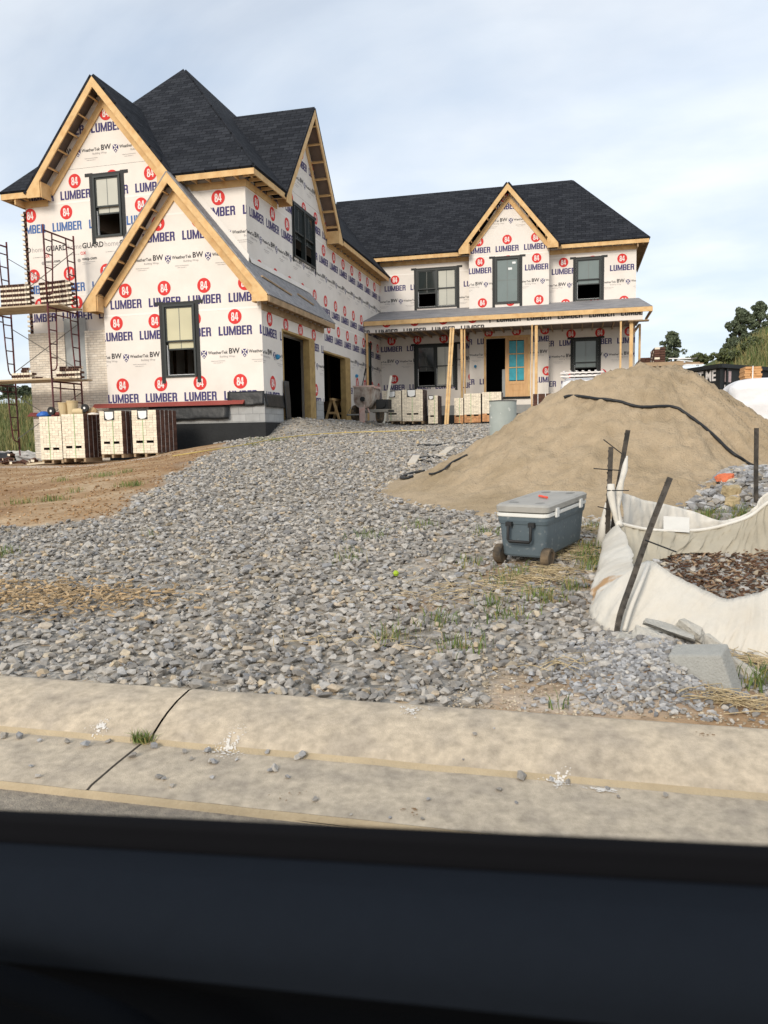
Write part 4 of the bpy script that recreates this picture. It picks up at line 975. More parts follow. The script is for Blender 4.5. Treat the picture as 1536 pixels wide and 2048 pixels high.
cl_ = scatter_rocks('pebbles', np.array(P_), np.array(Z_), [stone_mat('fine_grit', (.24, .19, .13), (.46, .39, .29), (.6, .52, .4))], 9); tag(cl_, 'fine pale grit on the dirt along the kerb', 'gravel', kind='stuff')
# clods and small stones on the bare dirt at the left
P_, Z_ = [], []
for _ in range(5200):
    y = 6.6+rng.random()**1.3*10.5; x = float(xe_f(y))-rng.random()**1.2*9; 
    if y > 16.8 or gravel_at(x, y): continue
    s_ = rng.uniform(.008, .020)*(1.6 if rng.random() < .06 else 1); P_.append((x, y, gz(x, y)+.035*(nz(x*1.1, y*1.1, 4, 3))+s_*.3)); Z_.append(s_)
cl_ = scatter_rocks('dirt_clods', np.array(P_), np.array(Z_), [stone_mat('clod', (.20, .11, .05), (.36, .22, .11), (.55, .45, .33))], 8); tag(cl_, 'small clods and pebbles on the bare orange dirt', 'dirt', kind='stuff')
# loose single stones on kerb and gutter
protos = []
for k in range(8):
    V_, F_ = HULLS[k]; me = bpy.data.meshes.new('loose_stone'); me.from_pydata((V_*.016).tolist(), [], F_.tolist()); me.materials.append([m_st, m_st2][k % 2]); protos.append(me)
lab = 'small loose grey stone lying on the concrete gutter'
def kz(yy):
    P2 = GP[::-1]+KP[::-1]; return float(np.interp(yy, [p[0] for p in P2], [p[1] for p in P2]))
r7 = random.Random(3); spots = [(318, 1553, 1.1), (328, 1556, .9), (343, 1568, .9), (170, 1480, 1.6), (134, 1473, 1.1), (78, 1471, .9), (8, 1462, 1.5), (36, 1464, 1.6), (217, 1488, .9), (415, 1492, 1.2), (420, 1526, 1.0), (427, 1528, 1.2), (383, 1521, .8), (474, 1523, .7), (370, 1508, 1.0), (310, 1498, 1.4), (265, 1515, 1.3), (605, 1519, 1.4), (596, 1521, 1.1), (535, 1512, .9), (1043, 1561, 1.5), (1103, 1565, 1.1), (1135, 1570, 1.0), (1215, 1583, .9), (998, 1582, .8), (857, 1598, .7), (551, 1541, 1.3), (575, 1556, .8), (630, 1596, .9), (424, 1554, .7), (1331, 1596, 1.0), (1033, 1606, .5), (1237, 1597, .6), (540, 1544, .9), (75, 1548, .9), (62, 1530, .7), (950, 1499, .7), (988, 1492, .5), (153, 1373, 1.4), (926, 1524, .5), (845, 1631, .5), (780, 1628, .5), (695, 1633, .4), (1480, 1501, .6)]
for i, (px, py, s_) in enumerate(spots):
    z = .05 if py > 1490+(px-300)*.06 else .08
    q = EYE+ray(px, py)*((z-.04-1.2)/ray(px, py)[2]); q[1] = max(2.24, min(2.94, q[1]))
    o = bpy.data.objects.new('loose_stone', protos[i % 8]); C.objects.link(o); o.location = (q[0], q[1], kz(q[1])+.007*s_); o.rotation_euler = (r7.random(), 0, r7.random()*6); o.scale = [s_*r7.uniform(.75, 1.0)]*3
    tag(o, lab, 'stone', 'loose stones on the kerb and gutter')

# ------------------------------------------------------------------ the sand pile and hoses
m_sand = M('sand', (.40, .31, .205), .95, .16, 7, 1.0, 45, col2=(.31, .235, .145), mixs=1.6, lo=.45, hi=.75, spec=.1)
nxp, nyp = 300, 270; X_ = np.linspace(-2.9, 5.2, nxp); Y_ = np.linspace(7.0, 14.4, nyp); V = []
for y in Y_:
    for x in X_:
        h = pile_full(x, y)
        V.append((x, y, gz(x, y)+(h if h > 0 else -.05)-.004))
idx = np.arange(nxp*nyp).reshape(nyp, nxp); Fq = np.stack([idx[:-1, :-1], idx[:-1, 1:], idx[1:, 1:], idx[1:, :-1]], -1).reshape(-1, 4)
V = np.array(V); hv_ = np.array([pile_h(v[0], v[1]) for v in V]); keep = (hv_[Fq] > 0).any(1); sp_ = np_mesh('sand_pile', V, Fq[keep], [m_sand], 4)
sp_.data.polygons.foreach_set('use_smooth', [True]*len(sp_.data.polygons)); tag(sp_, 'large heap of tan building sand beside the driveway', 'sand pile')
def spline(pts, n=12):
    pts = [np.array(p, float) for p in pts]; out = []
    for i in range(len(pts)-1):
        p0, p1, p2, p3 = pts[max(i-1, 0)], pts[i], pts[i+1], pts[min(i+2, len(pts)-1)]
        for k in range(n):
            t = k/n; out.append(.5*((2*p1)+(-p0+p2)*t+(2*p0-5*p1+4*p2-p3)*t*t+(-p0+3*p1-3*p2+p3)*t**3))
    return out+[pts[-1]]
m_hose = M('black_hose', (.018, .019, .020), .45, .1, 5)
def hose(pix, r, label, lift=.9, t0=2.2):
    pts = [hp(x, y, t0)+np.array([0, 0, r*lift]) for x, y in pix]; pts = spline(pts, 10)
    zz = np.array([surf(p[0], p[1])+r*.6 for p in pts]); zp = np.pad(zz, 6, mode='edge'); zs = np.convolve(zp, np.ones(13)/13, 'valid'); pts = [np.array([p[0], p[1], max(a, b-.035)]) for p, a, b in zip(pts, zs+.006, zz)]
    mb = MB(); mb.tube(pts, r, 8); return tag(mb.build('hose', m_hose, None, smooth=True), label, 'hose')
hose([(1128, 803), (1160, 800), (1208, 802), (1235, 807), (1262, 816), (1300, 819), (1345, 820), (1375, 832), (1405, 853), (1440, 888), (1470, 915), (1500, 932), (1545, 944)], .018, 'thick black hose draped across the face of the sand pile')
hose([(859, 950), (872, 948), (886, 940), (900, 931), (918, 921), (935, 911)], .014, 'short end of black hose sticking out of the left foot of the sand pile')
hose([(836, 894), (842, 891), (870, 893), (895, 889), (925, 889), (938, 887)], .020, 'long black hose lying on white dusty gravel behind the sand pile')
hose([(884, 918), (865, 916), (845, 917), (820, 922), (819, 926), (840, 922), (862, 927)], .020, 'looped black hose lying over a scrap of white board on the gravel')
hose([(848, 943), (825, 949), (806, 955), (802, 959), (815, 959), (825, 955)], .020, 'curled black hose end at the left foot of the sand pile')
# scraps of white board by the hoses
for (px, py, px2, py2, w_, lb) in ((823, 932, 833, 916, .13, 'short scrap of pale board under the looped black hose'), (885, 912, 904, 898, .14, 'pale board scrap lying in white dust by the sand pile')):
    a = hp(px, py); b = hp(px2, py2); mb = MB(); mb.beam(a+[0, 0, .03], b+[0, 0, .03], w_, .04); tag(mb.build('board_scrap', M('pale_board', (.60, .53, .43), .8, .1)), lb, 'board')

# ------------------------------------------------------------------ cool box
def rounded(x0, x1, y0, y1, r, n=5):
    out = []
    for cx_, cy_, a0 in ((x1-r, y1-r, 0), (x0+r, y1-r, 90), (x0+r, y0+r, 180), (x1-r, y0+r, 270)):
        for k in range(n+1):
            a = radians(a0+90*k/n); out.append((cx_+r*cos(a), cy_+r*sin(a)))
    return out
q0 = gp(1085, 1140); q1 = gp(1000, 1130); q2 = gp(1166, 1098)
ax_ = (q0-q1); ax_[2] = 0; wid = np.linalg.norm(ax_); ax_ /= wid; ay_ = np.array([-ax_[1], ax_[0], 0]); CL, CW, CH = .80, .385, .395; ZS = .90
base = (q0+q1)/2; base[2] = gz(*(base+ay_*.35)[:2])+.01
cool = thing('cool_box', 'large wheeled cool box with slate blue body and grey lid beside the silt fence', 'cool box', base)
sl_t = (gz(*(base+ay_*.75)[:2])-gz(*(base)[:2]))/.75
def cp(u, v, z): p = base+ax_*u+ay_*v; return (p[0], p[1], p[2]-.012+z*ZS+v*sl_t*.85)
def loft(mb, rings, m=0, cap=True):
    n = len(rings[0]); b = mb.add([p for r_ in rings for p in r_], [], m)
    for i in range(len(rings)-1):
        for k in range(n): mb.f.append((b+i*n+k, b+i*n+(k+1) % n, b+(i+1)*n+(k+1) % n, b+(i+1)*n+k)); mb.m.append(m)
    if cap: mb.f.append(tuple(b+k for k in range(n-1, -1, -1))); mb.m.append(m); mb.f.append(tuple(b+(len(rings)-1)*n+k for k in range(n))); mb.m.append(m)
def ring(ins, z, r=.045): return [cp(u, v, z) for u, v in rounded(-CW/2+ins, CW/2-ins, ins, CL-ins, r)]
m_cool = M('slate_blue_plastic', (.10, .13, .147), .5, .10, 9, .1, 30, col2=(.24, .25, .25), mixs=26, lo=.60, hi=.74)
mb = MB(); loft(mb, [ring(.035, .055), ring(.028, .07), ring(.012, .31), ring(.006, .315), ring(.0, .345), ring(.0, .372)]); mb.build('body', m_cool, cool, smooth=False)
mb = MB(); loft(mb, [ring(-.003, .373), ring(-.006, .378), ring(-.006, .398), ring(-.002, .402)]); mb.build('white_rim', M('white_plastic', (.72, .71, .66), .5, .05), cool)
m_lid = M('grey_lid_plastic', (.36, .345, .31), .5, .08, 6, .1, 30, col2=(.26, .25, .235), mixs=5, lo=.5, hi=.8)
mb = MB(); loft(mb, [ring(.008, .407), ring(-.008, .414), ring(-.010, .455), ring(.006, .470), ring(.05, .474), ring(.055, .468)]); mb.build('lid', m_lid, cool)
for (u, v) in ((-.10, .10), (.10, .10), (-.10, .70), (.10, .70)):
    mb = MB(); mb.add([cp(u+.035*cos(a), v+.05*sin(a), .4695) for a in np.linspace(0, 2*pi, 12, endpoint=False)], [tuple(range(12))]); mb.build('cup_recess', M('recess_grey', (.22, .21, .19), .6, .1), cool)
for v in (.16, .64):
    mb = MB(); loft(mb, [[cp(CW/2+.004+o, v+dv, z) for dv, z in ((-.022, .36), (.022, .36), (.022, .43), (-.022, .43))] for o in (0, .016)]); mb.build('latch', M('latch_white', (.70, .70, .67), .5, .05), cool)
mb = MB(); hpth = [cp(-.085, -.012, .315), cp(-.085, -.03, .30), cp(-.085, -.032, .20), cp(-.075, -.032, .185), cp(.075, -.032, .185), cp(.085, -.032, .20), cp(.085, -.03, .30), cp(.085, -.012, .315)]
mb.tube(hpth, .011, 8); mb.build('handle', M('black_handle', (.02, .02, .02), .5), cool, smooth=True)
for u in (-.085, .085):
    mb = MB(); loft(mb, [[cp(u+a, o, z) for a, z in ((-.022, .30), (.022, .30), (.022, .335), (-.022, .335))] for o in (.008, -.028)]); mb.build('handle_bracket', M('black_bracket', (.025, .025, .025), .5), cool)
m_tyre = M('muddy_tyre', (.035, .033, .03), .9, .2, 20, col2=(.18, .13, .08), mixs=9)
for s_ in (-1, 1):
    mb = MB(); rr_ = .070; c0 = np.array(cp(s_*(CW/2-.012), .045, .0)); c0[2] = gz(c0[0], c0[1])+rr_+.005
    rings = [[c0+ax_*o*s_+ay_*r_*cos(a)+np.array([0, 0, r_*sin(a)]) for a in np.linspace(0, 2*pi, 20, endpoint=False)] for o, r_ in ((-.03, .05), (-.03, rr_*.93), (-.02, rr_), (.02, rr_), (.03, rr_*.93), (.03, .045), (.022, .042), (.022, .01))]
    loft(mb, rings); mb.build('wheel', m_tyre, cool)
mk = MB(); a = np.array(cp(-.03, .40, .482)); b = np.array(cp(.06, .33, .482)); mk.tube([a, b], .009, 8); tag(mk.build('pen', M('red_pen', (.75, .10, .06), .5)), 'red marker pen lying on the grey lid of the cool box', 'pen')
bl = MB(); q = gp(792, 1157); bl.lathe([(.002, -.02), (.013, -.016), (.021, 0), (.013, .016), (.002, .02)], q+[0, 0, .035], 12); tag(bl.build('ball', M('green_ball', (.36, .50, .03), .6, .1)), 'small yellow green ball lying on the grey gravel', 'ball')

# ------------------------------------------------------------------ silt fence on the right
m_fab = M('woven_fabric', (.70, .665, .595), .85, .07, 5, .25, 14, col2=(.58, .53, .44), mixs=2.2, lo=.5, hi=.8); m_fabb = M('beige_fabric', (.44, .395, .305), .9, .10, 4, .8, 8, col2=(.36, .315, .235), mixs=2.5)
m_fabs = M('rust_stained_fabric', (.63, .59, .515), .85, .09, 7, .9, 8, col2=(.52, .465, .38), mixs=3.4, lo=.48, hi=.8)
m_post = M('dark_metal_post', (.035, .033, .03), .55, .3, 14, .2, 30, col2=(.10, .085, .07), mixs=12, metal=.4)
def stain_at(m, cen, rad, col):
    t = m.node_tree; L = t.links.new; p = t.nodes['Principled BSDF']; old = p.inputs['Base Color'].links[0].from_socket
    co = t.nodes.new('ShaderNodeTexCoord'); vm = t.nodes.new('ShaderNodeVectorMath'); vm.operation = 'DISTANCE'; L(co.outputs['Object'], vm.inputs[0]); vm.inputs[1].default_value = cen
    n = t.nodes.new('ShaderNodeTexNoise'); n.inputs['Scale'].default_value = 16; n.inputs['Detail'].default_value = 6; L(co.outputs['Object'], n.inputs['Vector'])
    a = t.nodes.new('ShaderNodeMath'); a.operation = 'MULTIPLY_ADD'; L(n.outputs['Fac'], a.inputs[0]); a.inputs[1].default_value = rad*2.6; L(vm.outputs['Value'], a.inputs[2])
    r = t.nodes.new('ShaderNodeMapRange'); r.inputs['From Min'].default_value = rad*2.3; r.inputs['From Max'].default_value = rad*1.7; r.inputs['To Max'].default_value = .85; L(a.outputs[0], r.inputs['Value'])
    q = t.nodes.new('ShaderNodeMixRGB'); L(r.outputs[0], q.inputs[0]); L(old, q.inputs[1]); q.inputs[2].default_value = (*col, 1); L(q.outputs[0], p.inputs['Base Color'])
fence = thing('silt_fence', 'sagging white silt fence of fabric tied to dark metal posts', 'fence', gp(1300, 1250))
stain_at(m_fabs, tuple(atY(1196, 1172, 4.55)-np.array(ORG[fence.name])), .13, (.42, .22, .07))
def smooth_poly(P, n): Q = spline(P, n); return Q
def fabric(name, tops, bots, mat, bulge, seed, nv=14, drop=False, wr=.02):
    A = spline([atY(*p) if len(p) == 3 else p for p in tops], 8); B = spline([atY(*p) if len(p) == 3 else p for p in bots], 8)
    n = min(len(A), len(B))-1
    B = [np.array([b[0], b[1], max(b[2], gz(b[0], b[1])-.02)]) for b in B]
    mb = MB()
    def fn(i, j):
        k = i*n; a = min(int(k), n-1); f = k-a; p = A[a]*(1-f)+A[a+1]*f; q = B[a]*(1-f)+B[a+1]*f
        t = (A[a+1]-A[a]); nrm = np.array([t[1], -t[0], 0]); nrm /= np.linalg.norm(nrm)+1e-9
        s_ = 1-j; o = bulge*sin(pi*min(1, s_*1.05))+wr*nz(k*.35+seed, j*2.2-k*.12, seed, 4)+wr*1.4*nz(k*.22+seed*3, j*.9+k*.10, seed+4, 3)
        return p*j+q*(1-j)+nrm*o
    mb.sheet(fn, n*3, nv); o = mb.build(name, mat, fence, smooth=True); sm = o.modifiers.new('thick', 'SOLIDIFY'); sm.thickness = .003; return o
G_ = lambda x, y: (x, y, gz(x, y)-.01)
fabric('front_fabric', [(1236, 1047, 5.85), (1262, 1100, 5.1), (1270, 1140, 4.5), (1297, 1121, 4.25), (1352, 1152, 4.2), (1410, 1180, 4.15), (1451, 1197, 4.1), (1495, 1190, 4.1), (1536, 1176, 4.1), (1640, 1120, 4.1), (1900, 1120, 4.1)],
       [(1213, 1098, 5.95), (1187, 1160, 4.85), (1180, 1200, 4.5), (1196, 1250, 4.16), (1250, 1272, 4.0), (1320, 1292, 3.9), (1400, 1308, 3.83), (1460, 1316, 3.8), (1536, 1322, 3.78), (1640, 1335, 3.75), (1900, 1370, 3.72)], m_fabs, .05, 2, wr=.030)
fabric('back_fabric', [(1243, 985, 6.15), (1285, 999, 6.35), (1330, 1008, 6.5), (1385, 1022, 6.65), (1445, 1041, 6.75), (1500, 1022, 6.9), (1536, 985, 7.0), (1620, 950, 7.2), (1800, 960, 7.6)],
       [(1240, 1085, 6.2), (1290, 1085, 6.4), (1330, 1090, 6.5), (1385, 1090, 6.65), (1445, 1090, 6.75), (1500, 1080, 6.9), (1540, 1070, 7.0), (1620, 1050, 7.2), (1800, 1060, 7.6)], m_fab, .02, 4, wr=.028)
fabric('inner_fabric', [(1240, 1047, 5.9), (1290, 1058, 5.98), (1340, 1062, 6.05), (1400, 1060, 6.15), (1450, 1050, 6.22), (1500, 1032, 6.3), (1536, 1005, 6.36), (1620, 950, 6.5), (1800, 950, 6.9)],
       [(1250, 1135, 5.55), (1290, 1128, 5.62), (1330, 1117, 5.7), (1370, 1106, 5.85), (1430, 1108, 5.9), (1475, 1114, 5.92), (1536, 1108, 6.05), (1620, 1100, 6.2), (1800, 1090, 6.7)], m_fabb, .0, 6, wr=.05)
hem = MB(); hem.tube(spline([atY(*p) for p in [(1240, 1047, 5.89), (1290, 1058, 5.97), (1340, 1062, 6.04), (1400, 1060, 6.14), (1450, 1050, 6.21), (1500, 1032, 6.29), (1536, 1005, 6.35), (1620, 950, 6.49)]], 6), .014, 6); hem.build('fabric_hem', m_fab, fence, smooth=True)
patch = MB(); patch.sheet(lambda i, j: tuple(atY(1327+52*i, 1062-30*j+3*i, 6.03+.25*j)), 6, 4); patch.build('fabric_patch', m_fab, fence)
wrp = MB(); wrp.tube([atY(1253, 912, 6.12), atY(1249, 940, 6.10), atY(1243, 962, 6.08), atY(1238, 985, 6.06), atY(1234, 1015, 6.04), atY(1238, 1046, 5.9)], [.012, .024, .020, .030, .022, .026], 8)
wrp.tube([atY(1222, 968, 5.98), atY(1222, 990, 5.97), atY(1226, 1012, 5.96), atY(1234, 1046, 5.88)], [.026, .030, .024, .018], 8); wrp.tube([atY(1214, 1005, 6.06), atY(1208, 1050, 6.06), atY(1203, 1093, 6.06)], [.012, .035, .05], 8)
wrp.build('wraps', m_fab, fence, smooth=True)
kn = MB(); kn.lathe([(.01, -.025), (.03, -.012), (.028, .01), (.01, .025)], atY(1238, 1048, 5.86), 8); kn.build('fabric_knot', m_fab, fence, smooth=True)
pl_ = MB(); pl_.tube(spline([atY(1298, 1124, 4.2), atY(1280, 1170, 4.08), atY(1262, 1215, 4.02), atY(1248, 1262, 3.97)], 5), [.006]+[.012]*15, 6); pl_.build('fabric_pleat', m_fab, fence, smooth=True)
def post(pts, w=.034):
    mb = MB()
    for a, b in zip(pts[:-1], pts[1:]): mb.beam(a, b, w, w*.9, up=(0, 1, 0))
    d = np.array(pts[-1])-np.array(pts[0]); L_ = np.linalg.norm(d); d /= L_
    for k in range(int(L_/.055)): c = np.array(pts[0])+d*(.03+.055*k); mb.obox(c+np.array([-w*.5, -.012, 0]), (.005, 0, 0), (0, .006, 0), (0, 0, .008))
    return mb.build('post', m_post, fence)
post([atY(1222, 894, 6.0), atY(1218, 990, 6.0), gp(1213, 1100)+[0, 0, -.05]])
post([atY(1256, 860, 6.12), atY(1234, 985, 6.12), atY(1226, 1060, 6.15)])
post(spline([atY(1340, 956, 4.15), atY(1300, 1058, 4.09), atY(1268, 1150, 4.03), atY(1240, 1230, 3.98), atY(1231, 1285, 3.95)], 4), .027)
post([atY(1513, 856, 7.5), atY(1512, 940, 7.5), (atY(1512, 1030, 7.5))])
tie = MB()
for (a, b, y) in (((1207, 879), (1243, 907), 6.05), ((1187, 937), (1242, 941), 5.97), ((1214, 981), (1258, 981), 5.95), ((1195, 1013), (1224, 1020), 5.95), ((1290, 1080), (1353, 1104), 4.02)):
    tie.tube([atY(*a, y), atY(*b, y)], .004, 5)
tie.build('ties', m_hose, fence)
mul = MB(); rr = random.Random(9)
for _ in range(3200):
    x = rr.uniform(.45, 2.6); y = rr.uniform(4.5, 6.4)
    if x < .35+(y-4.2)*.18: continue
    a = rr.random()*pi; l = rr.uniform(.010, .028); z = gz(x, y)+.012+rr.random()*.02; d = np.array([cos(a), sin(a), rr.uniform(-.5, .5)]); mul.obox((x, y, z), d*l, (-sin(a)*.006, cos(a)*.006, 0), (0, 0, .003), m=rr.choice([0, 0, 1, 2]))
tag(mul.build('mulch', [M('brown_mulch', (.085, .045, .025), .9, .2), M('red_mulch', (.14, .07, .038), .9, .2), M('pale_mulch', (.34, .23, .14), .9, .2)]), 'dark brown mulch inside the silt fence', 'mulch', kind='stuff')
# broken concrete and block by the kerb
m_bc = M('broken_concrete', (.47, .445, .39), .95, .22, 14, .8, 45)
def chunk(pos, sx, sy, sz, rot, seed, name, label, cat, grp=None, sub=5):
    r = random.Random(seed); bm = bmesh.new()
    for _ in range(16):
        v = Vector((r.uniform(-1, 1), r.uniform(-1, 1), r.uniform(-1, 1))); m_ = max(abs(c) for c in v); v = v/m_*r.uniform(.82, 1); bm.verts.new((v.x*sx, v.y*sy, v.z*sz))
    res = bmesh.ops.convex_hull(bm, input=bm.verts); bmesh.ops.delete(bm, geom=[g for g in res['geom_interior'] if isinstance(g, bmesh.types.BMVert)], context='VERTS')
    bmesh.ops.triangulate(bm, faces=bm.faces); bmesh.ops.subdivide_edges(bm, edges=bm.edges, cuts=sub, use_grid_fill=True)
    for v in bm.verts: v.co += v.co.normalized()*min(sx, sy)*(.16*mn.noise(v.co*16+Vector((seed, 0, 0)))+.14*mn.noise(v.co*45+Vector((seed, 3, 0))))
    me = bpy.data.meshes.new(name); bm.to_mesh(me); bm.free(); me.materials.append(m_bc); o = bpy.data.objects.new(name, me); C.objects.link(o); o.location = pos; o.rotation_euler = rot; tag(o, label, cat, grp); return o
for i, (px, py, sx, sy, sz, rot, up, lb) in enumerate((
        (1338, 1290, .125, .075, .030, (.35, .20, -.15), .085, 'flat broken concrete slab leaning on top of the rubble by the silt fence'),
        (1312, 1318, .105, .065, .026, (.55, .30, .10), .050, 'brown edged broken concrete piece in front of the leaning slab'),
        (1262, 1298, .075, .055, .020, (.25, .1, .5), .040, 'pale flat concrete piece at the left of the broken slabs'),
        (1385, 1288, .085, .035, .050, (.5, .45, -.4), .070, 'upright broken concrete piece with a dark hollow beneath'),
        (1432, 1312, .095, .028, .050, (.2, .5, -.5), .050, 'thin broken concrete piece behind the grey block'),
        (1492, 1352, .085, .030, .034, (.2, .45, -.6), .035, 'pale concrete sliver at the right of the grey block'),
        (1240, 1272, .045, .035, .024, (0, 0, .4), .02, 'rounded pale stone at the foot of the bent post'))):
    q = gp(px, py+12); chunk((q[0], q[1], q[2]+up+mound(q[0], q[1])*.5), sx, sy, sz, rot, 40+i, 'concrete_chunk', lb, 'concrete chunk', 'broken concrete by the silt fence')
q = gp(1408, 1393); bb = MB(); e1 = np.array([.100, -.030, .014]); e2 = np.array([.022, .052, .012]); e3 = np.array([-.026, .030, .086]); bb.obox(q+[0.01, .06, .085], e1, e2, e3)
blk = bb.build('concrete_block', M('grey_block_face', (.36, .355, .325), .95, .10, 30, .5, 120)); mo = blk.modifiers.new('edge', 'BEVEL'); mo.width = .008; mo.segments = 2; tag(blk, 'solid grey concrete block tilted against broken concrete near the kerb', 'concrete block')
q = hp(1453, 965); chunk((q[0], q[1], q[2]+.05), .09, .07, .06, (.3, .2, .5), 77, 'orange_rag', 'crumpled orange netting lying on the stones below the sand pile', 'netting'); bpy.data.objects['orange_rag'].data.materials[0] = M('orange_net', (.62, .17, .08), .9, .2, 20)
for i, (px, py, s_, lb) in enumerate(((1466, 992, .12, 'large tan boulder among the grey stones behind the silt fence'), (1465, 1012, .10, 'smaller tan rock below the large tan boulder'))):
    q = hp(px, py); o = chunk((q[0], q[1], q[2]+.03), s_, s_*.7, s_*.55, (.2, .1, .4+i), 80+i, 'boulder', lb, 'boulder'); o.data.materials[0] = M('tan_boulder', (.42, .33, .19), .9, .2, 10, .5, 30)

# ------------------------------------------------------------------ brick packs on pallets
def brick_pack(x0, x1, y0, z0, z1, depth, label, grp, orange=0, tagp=None, tagw=.34, front=None, holes=True, lean=0.):
    root = thing('brick_pack', label, 'brick pack', ((x0+x1)/2, y0+depth/2, z0), grp)
    r = random.Random(int(x0*1000)); rh = .060; rows = max(6, int((z1-z0)/rh)); rh = (z1-z0)/rows; cols = max(5, int(round((x1-x0)/.095))); cw = (x1-x0)/cols; nd = max(3, int(round(depth/.2))); dl = depth/nd
    mb = MB(); hr = 4 if holes else -1; hc = (2, 3, cols-4, cols-3) if cols > 7 else (1, 2, cols-3, cols-2)
    if cols <= 5: hc = (1, 2)
    for k in range(rows):
        for i in range(cols):
            if k == hr and i in hc: continue
            jz = r.uniform(-.0015, .0015); jy = r.uniform(-.006, .004); mm = 2 if k < orange else 0
            ds = range(nd) if i in (0, cols-1) or k == rows-1 else (0,)
            for d in ds:
                g = .0013; c = (x0+cw*(i+.5), y0+dl*(d+.5)+(jy if d == 0 else 0), z0+rh*(k+.5)+jz)
                mb.obox(c, (cw/2-g, 0, 0), (0, dl/2-g, 0), (0, 0, rh/2-g), ms=[1, 1, mm, 1, mm, 1])
    mb.build('bricks', [m_bface, m_bbrown, m_borange], root)
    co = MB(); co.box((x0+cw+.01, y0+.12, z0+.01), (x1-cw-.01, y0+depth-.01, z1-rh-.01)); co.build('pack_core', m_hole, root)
    st = MB(); xm = (x0+x1)/2+r.uniform(-.08, .08); st.box((xm-.007, y0-.010, z0), (xm+.007, y0-.007, z1+.002)); st.box((xm-.007, y0-.010, z1+.0021), (xm+.007, y0+depth, z1+.004)); st.build('strap', m_strapg, root)
    for k in range(nd-1):
        sp = MB(); yy = y0+dl*(k+1); sp.box((x1+.001, yy-.008, z0), (x1+.004, yy+.008, z1)); sp.build('strap', m_strapw, root)
    if tagp is not None:
        tx = x0+(x1-x0)*tagp; bk = MB(); bk.box((tx-tagw/2-.02, y0-.016, z1-tagw*.95), (tx+tagw/2+.02, y0-.0125, z1+.006)); b_ = bk.build('tag_backing', m_plast, root)
        pp = MB(); pp.add([(tx-tagw/2, y0-.018, z1-.02), (tx-tagw/2+.02, y0-.018, z1-tagw*.75), (tx-.04, y0-.018, z1-tagw*.92), (tx+tagw/2-.05, y0-.018, z1-tagw*.86), (tx+tagw/2, y0-.018, z1-tagw*.7), (tx+tagw/2, y0-.018, z1-.02)], [(5, 4, 3, 2, 1, 0)]); pp.build('paper_tag', m_paper, root)
    return root
def pallet(x0, x1, y0, z0, depth, label):
    mb = MB(); root = thing('wooden_pallet', label, 'pallet', ((x0+x1)/2, y0+depth/2, z0), 'pallets under the brick packs')
    for i in range(3):
        xx = x0+.04+(x1-x0-.08)*i/2; rn = MB(); rn.box((xx-.03, y0, z0+.012), (xx+.03, y0+depth, z0+.09)); rn.build('runner', m_pallet, root)
    n = 5
    for i in range(n):
        yy = y0+.05+(depth-.1)*i/(n-1); sl2 = MB(); sl2.box((x0, yy-.045, z0+.091), (x1, yy+.045, z0+.108)); sl2.build('slat', m_pallet, root)
GL1 = 'whitewashed brick packs at the garage corner'; GL2 = 'whitewashed brick packs beside the porch'
def xat(px, py, y): return float(atY(px, py, y)[0])
def pack_px(l, r, top, bot, y0, depth, label, grp, plabel, pal=.11, **k):
    xl_ = xat(l, (top+bot)/2, y0); xr_ = xat(r, (top+bot)/2, y0); zt = float(atY((l+r)/2, top, y0)[2]); zb = float(atY((l+r)/2, bot, y0)[2])
    brick_pack(xl_+.008, xr_-.008, y0, zb, zt, depth, label, grp, **k)
    if pal: pallet(xl_, xr_, y0+.02, zb-pal, depth-.02, plabel)
    return xl_, xr_, zt, zb
PA = pack_px(80, 124, 833, 919, 16.95, .72, 'leftmost whitewashed brick pack with blue tarp on top', GL1, 'wooden pallet under the leftmost brick pack')
PB = pack_px(124, 169, 828, 916, 16.96, .72, 'whitewashed brick pack carrying tan buckets, second from the left', GL1, 'wooden pallet under the pack that carries the buckets')
PC_ = pack_px(200, 245, 822, 908, 17.15, .95, 'whitewashed brick pack with paper tag and a dark crack, third from the left', GL1, 'wooden pallet under the third brick pack from the left', tagp=.45, tagw=.24)
PD = pack_px(264, 314, 820, 906, 17.35, 1.0, 'rightmost tagged brick pack in front of the garage bump', GL1, 'wooden pallet under the rightmost garage brick pack', tagp=.45, tagw=.24)
pack_px(764, 803, 782, 842, 29.4, .9, 'left brick pack by the mortar mixer, white pole leaning on it', GL2, 'wooden pallet behind the leaning white pole', pal=.12, tagp=.5, tagw=.26)
pack_px(804, 846, 779, 842, 29.41, .9, 'taller brick pack with white tag next to the pack by the mixer', GL2, 'wooden pallet under the taller porch brick pack', pal=.12, tagp=.45, tagw=.30)
pack_px(856, 876, 791, 847, 29.6, .9, 'narrow brick pack left of the leaning boards', GL2, '', pal=0, tagp=.3, tagw=.16)
pack_px(908, 927, 796, 846, 29.8, .8, 'short brick pack right of the leaning boards', GL2, '', pal=0, orange=5)
pack_px(928, 962, 787, 845, 29.8, .8, 'orange footed brick pack beneath the front door gap', GL2, '', pal=0, orange=5)
pack_px(964, 1003, 784, 843, 29.8, .8, 'orange footed brick pack half hidden by the grey drum', GL2, '', pal=0, orange=5)
bp_ = thing('brick_pack', 'dark brown brick pack with white straps below the front door, behind the sand', 'brick pack', (xat(1088, 800, 30.2), 30.2, 1.6))
mb = MB(); x0_ = xat(1066, 800, 30.2); x1_ = xat(1112, 800, 30.2)
for k in range(17):
    for i in range(5): mb.obox((x0_+.2*(i+.5)*(x1_-x0_), 30.2, 1.65+.06*k), ((x1_-x0_)/10-.004, 0, 0), (0, .1, 0), (0, 0, .027), ms=[0]*6)
mb.build('bricks', [m_bbrown], bp_)
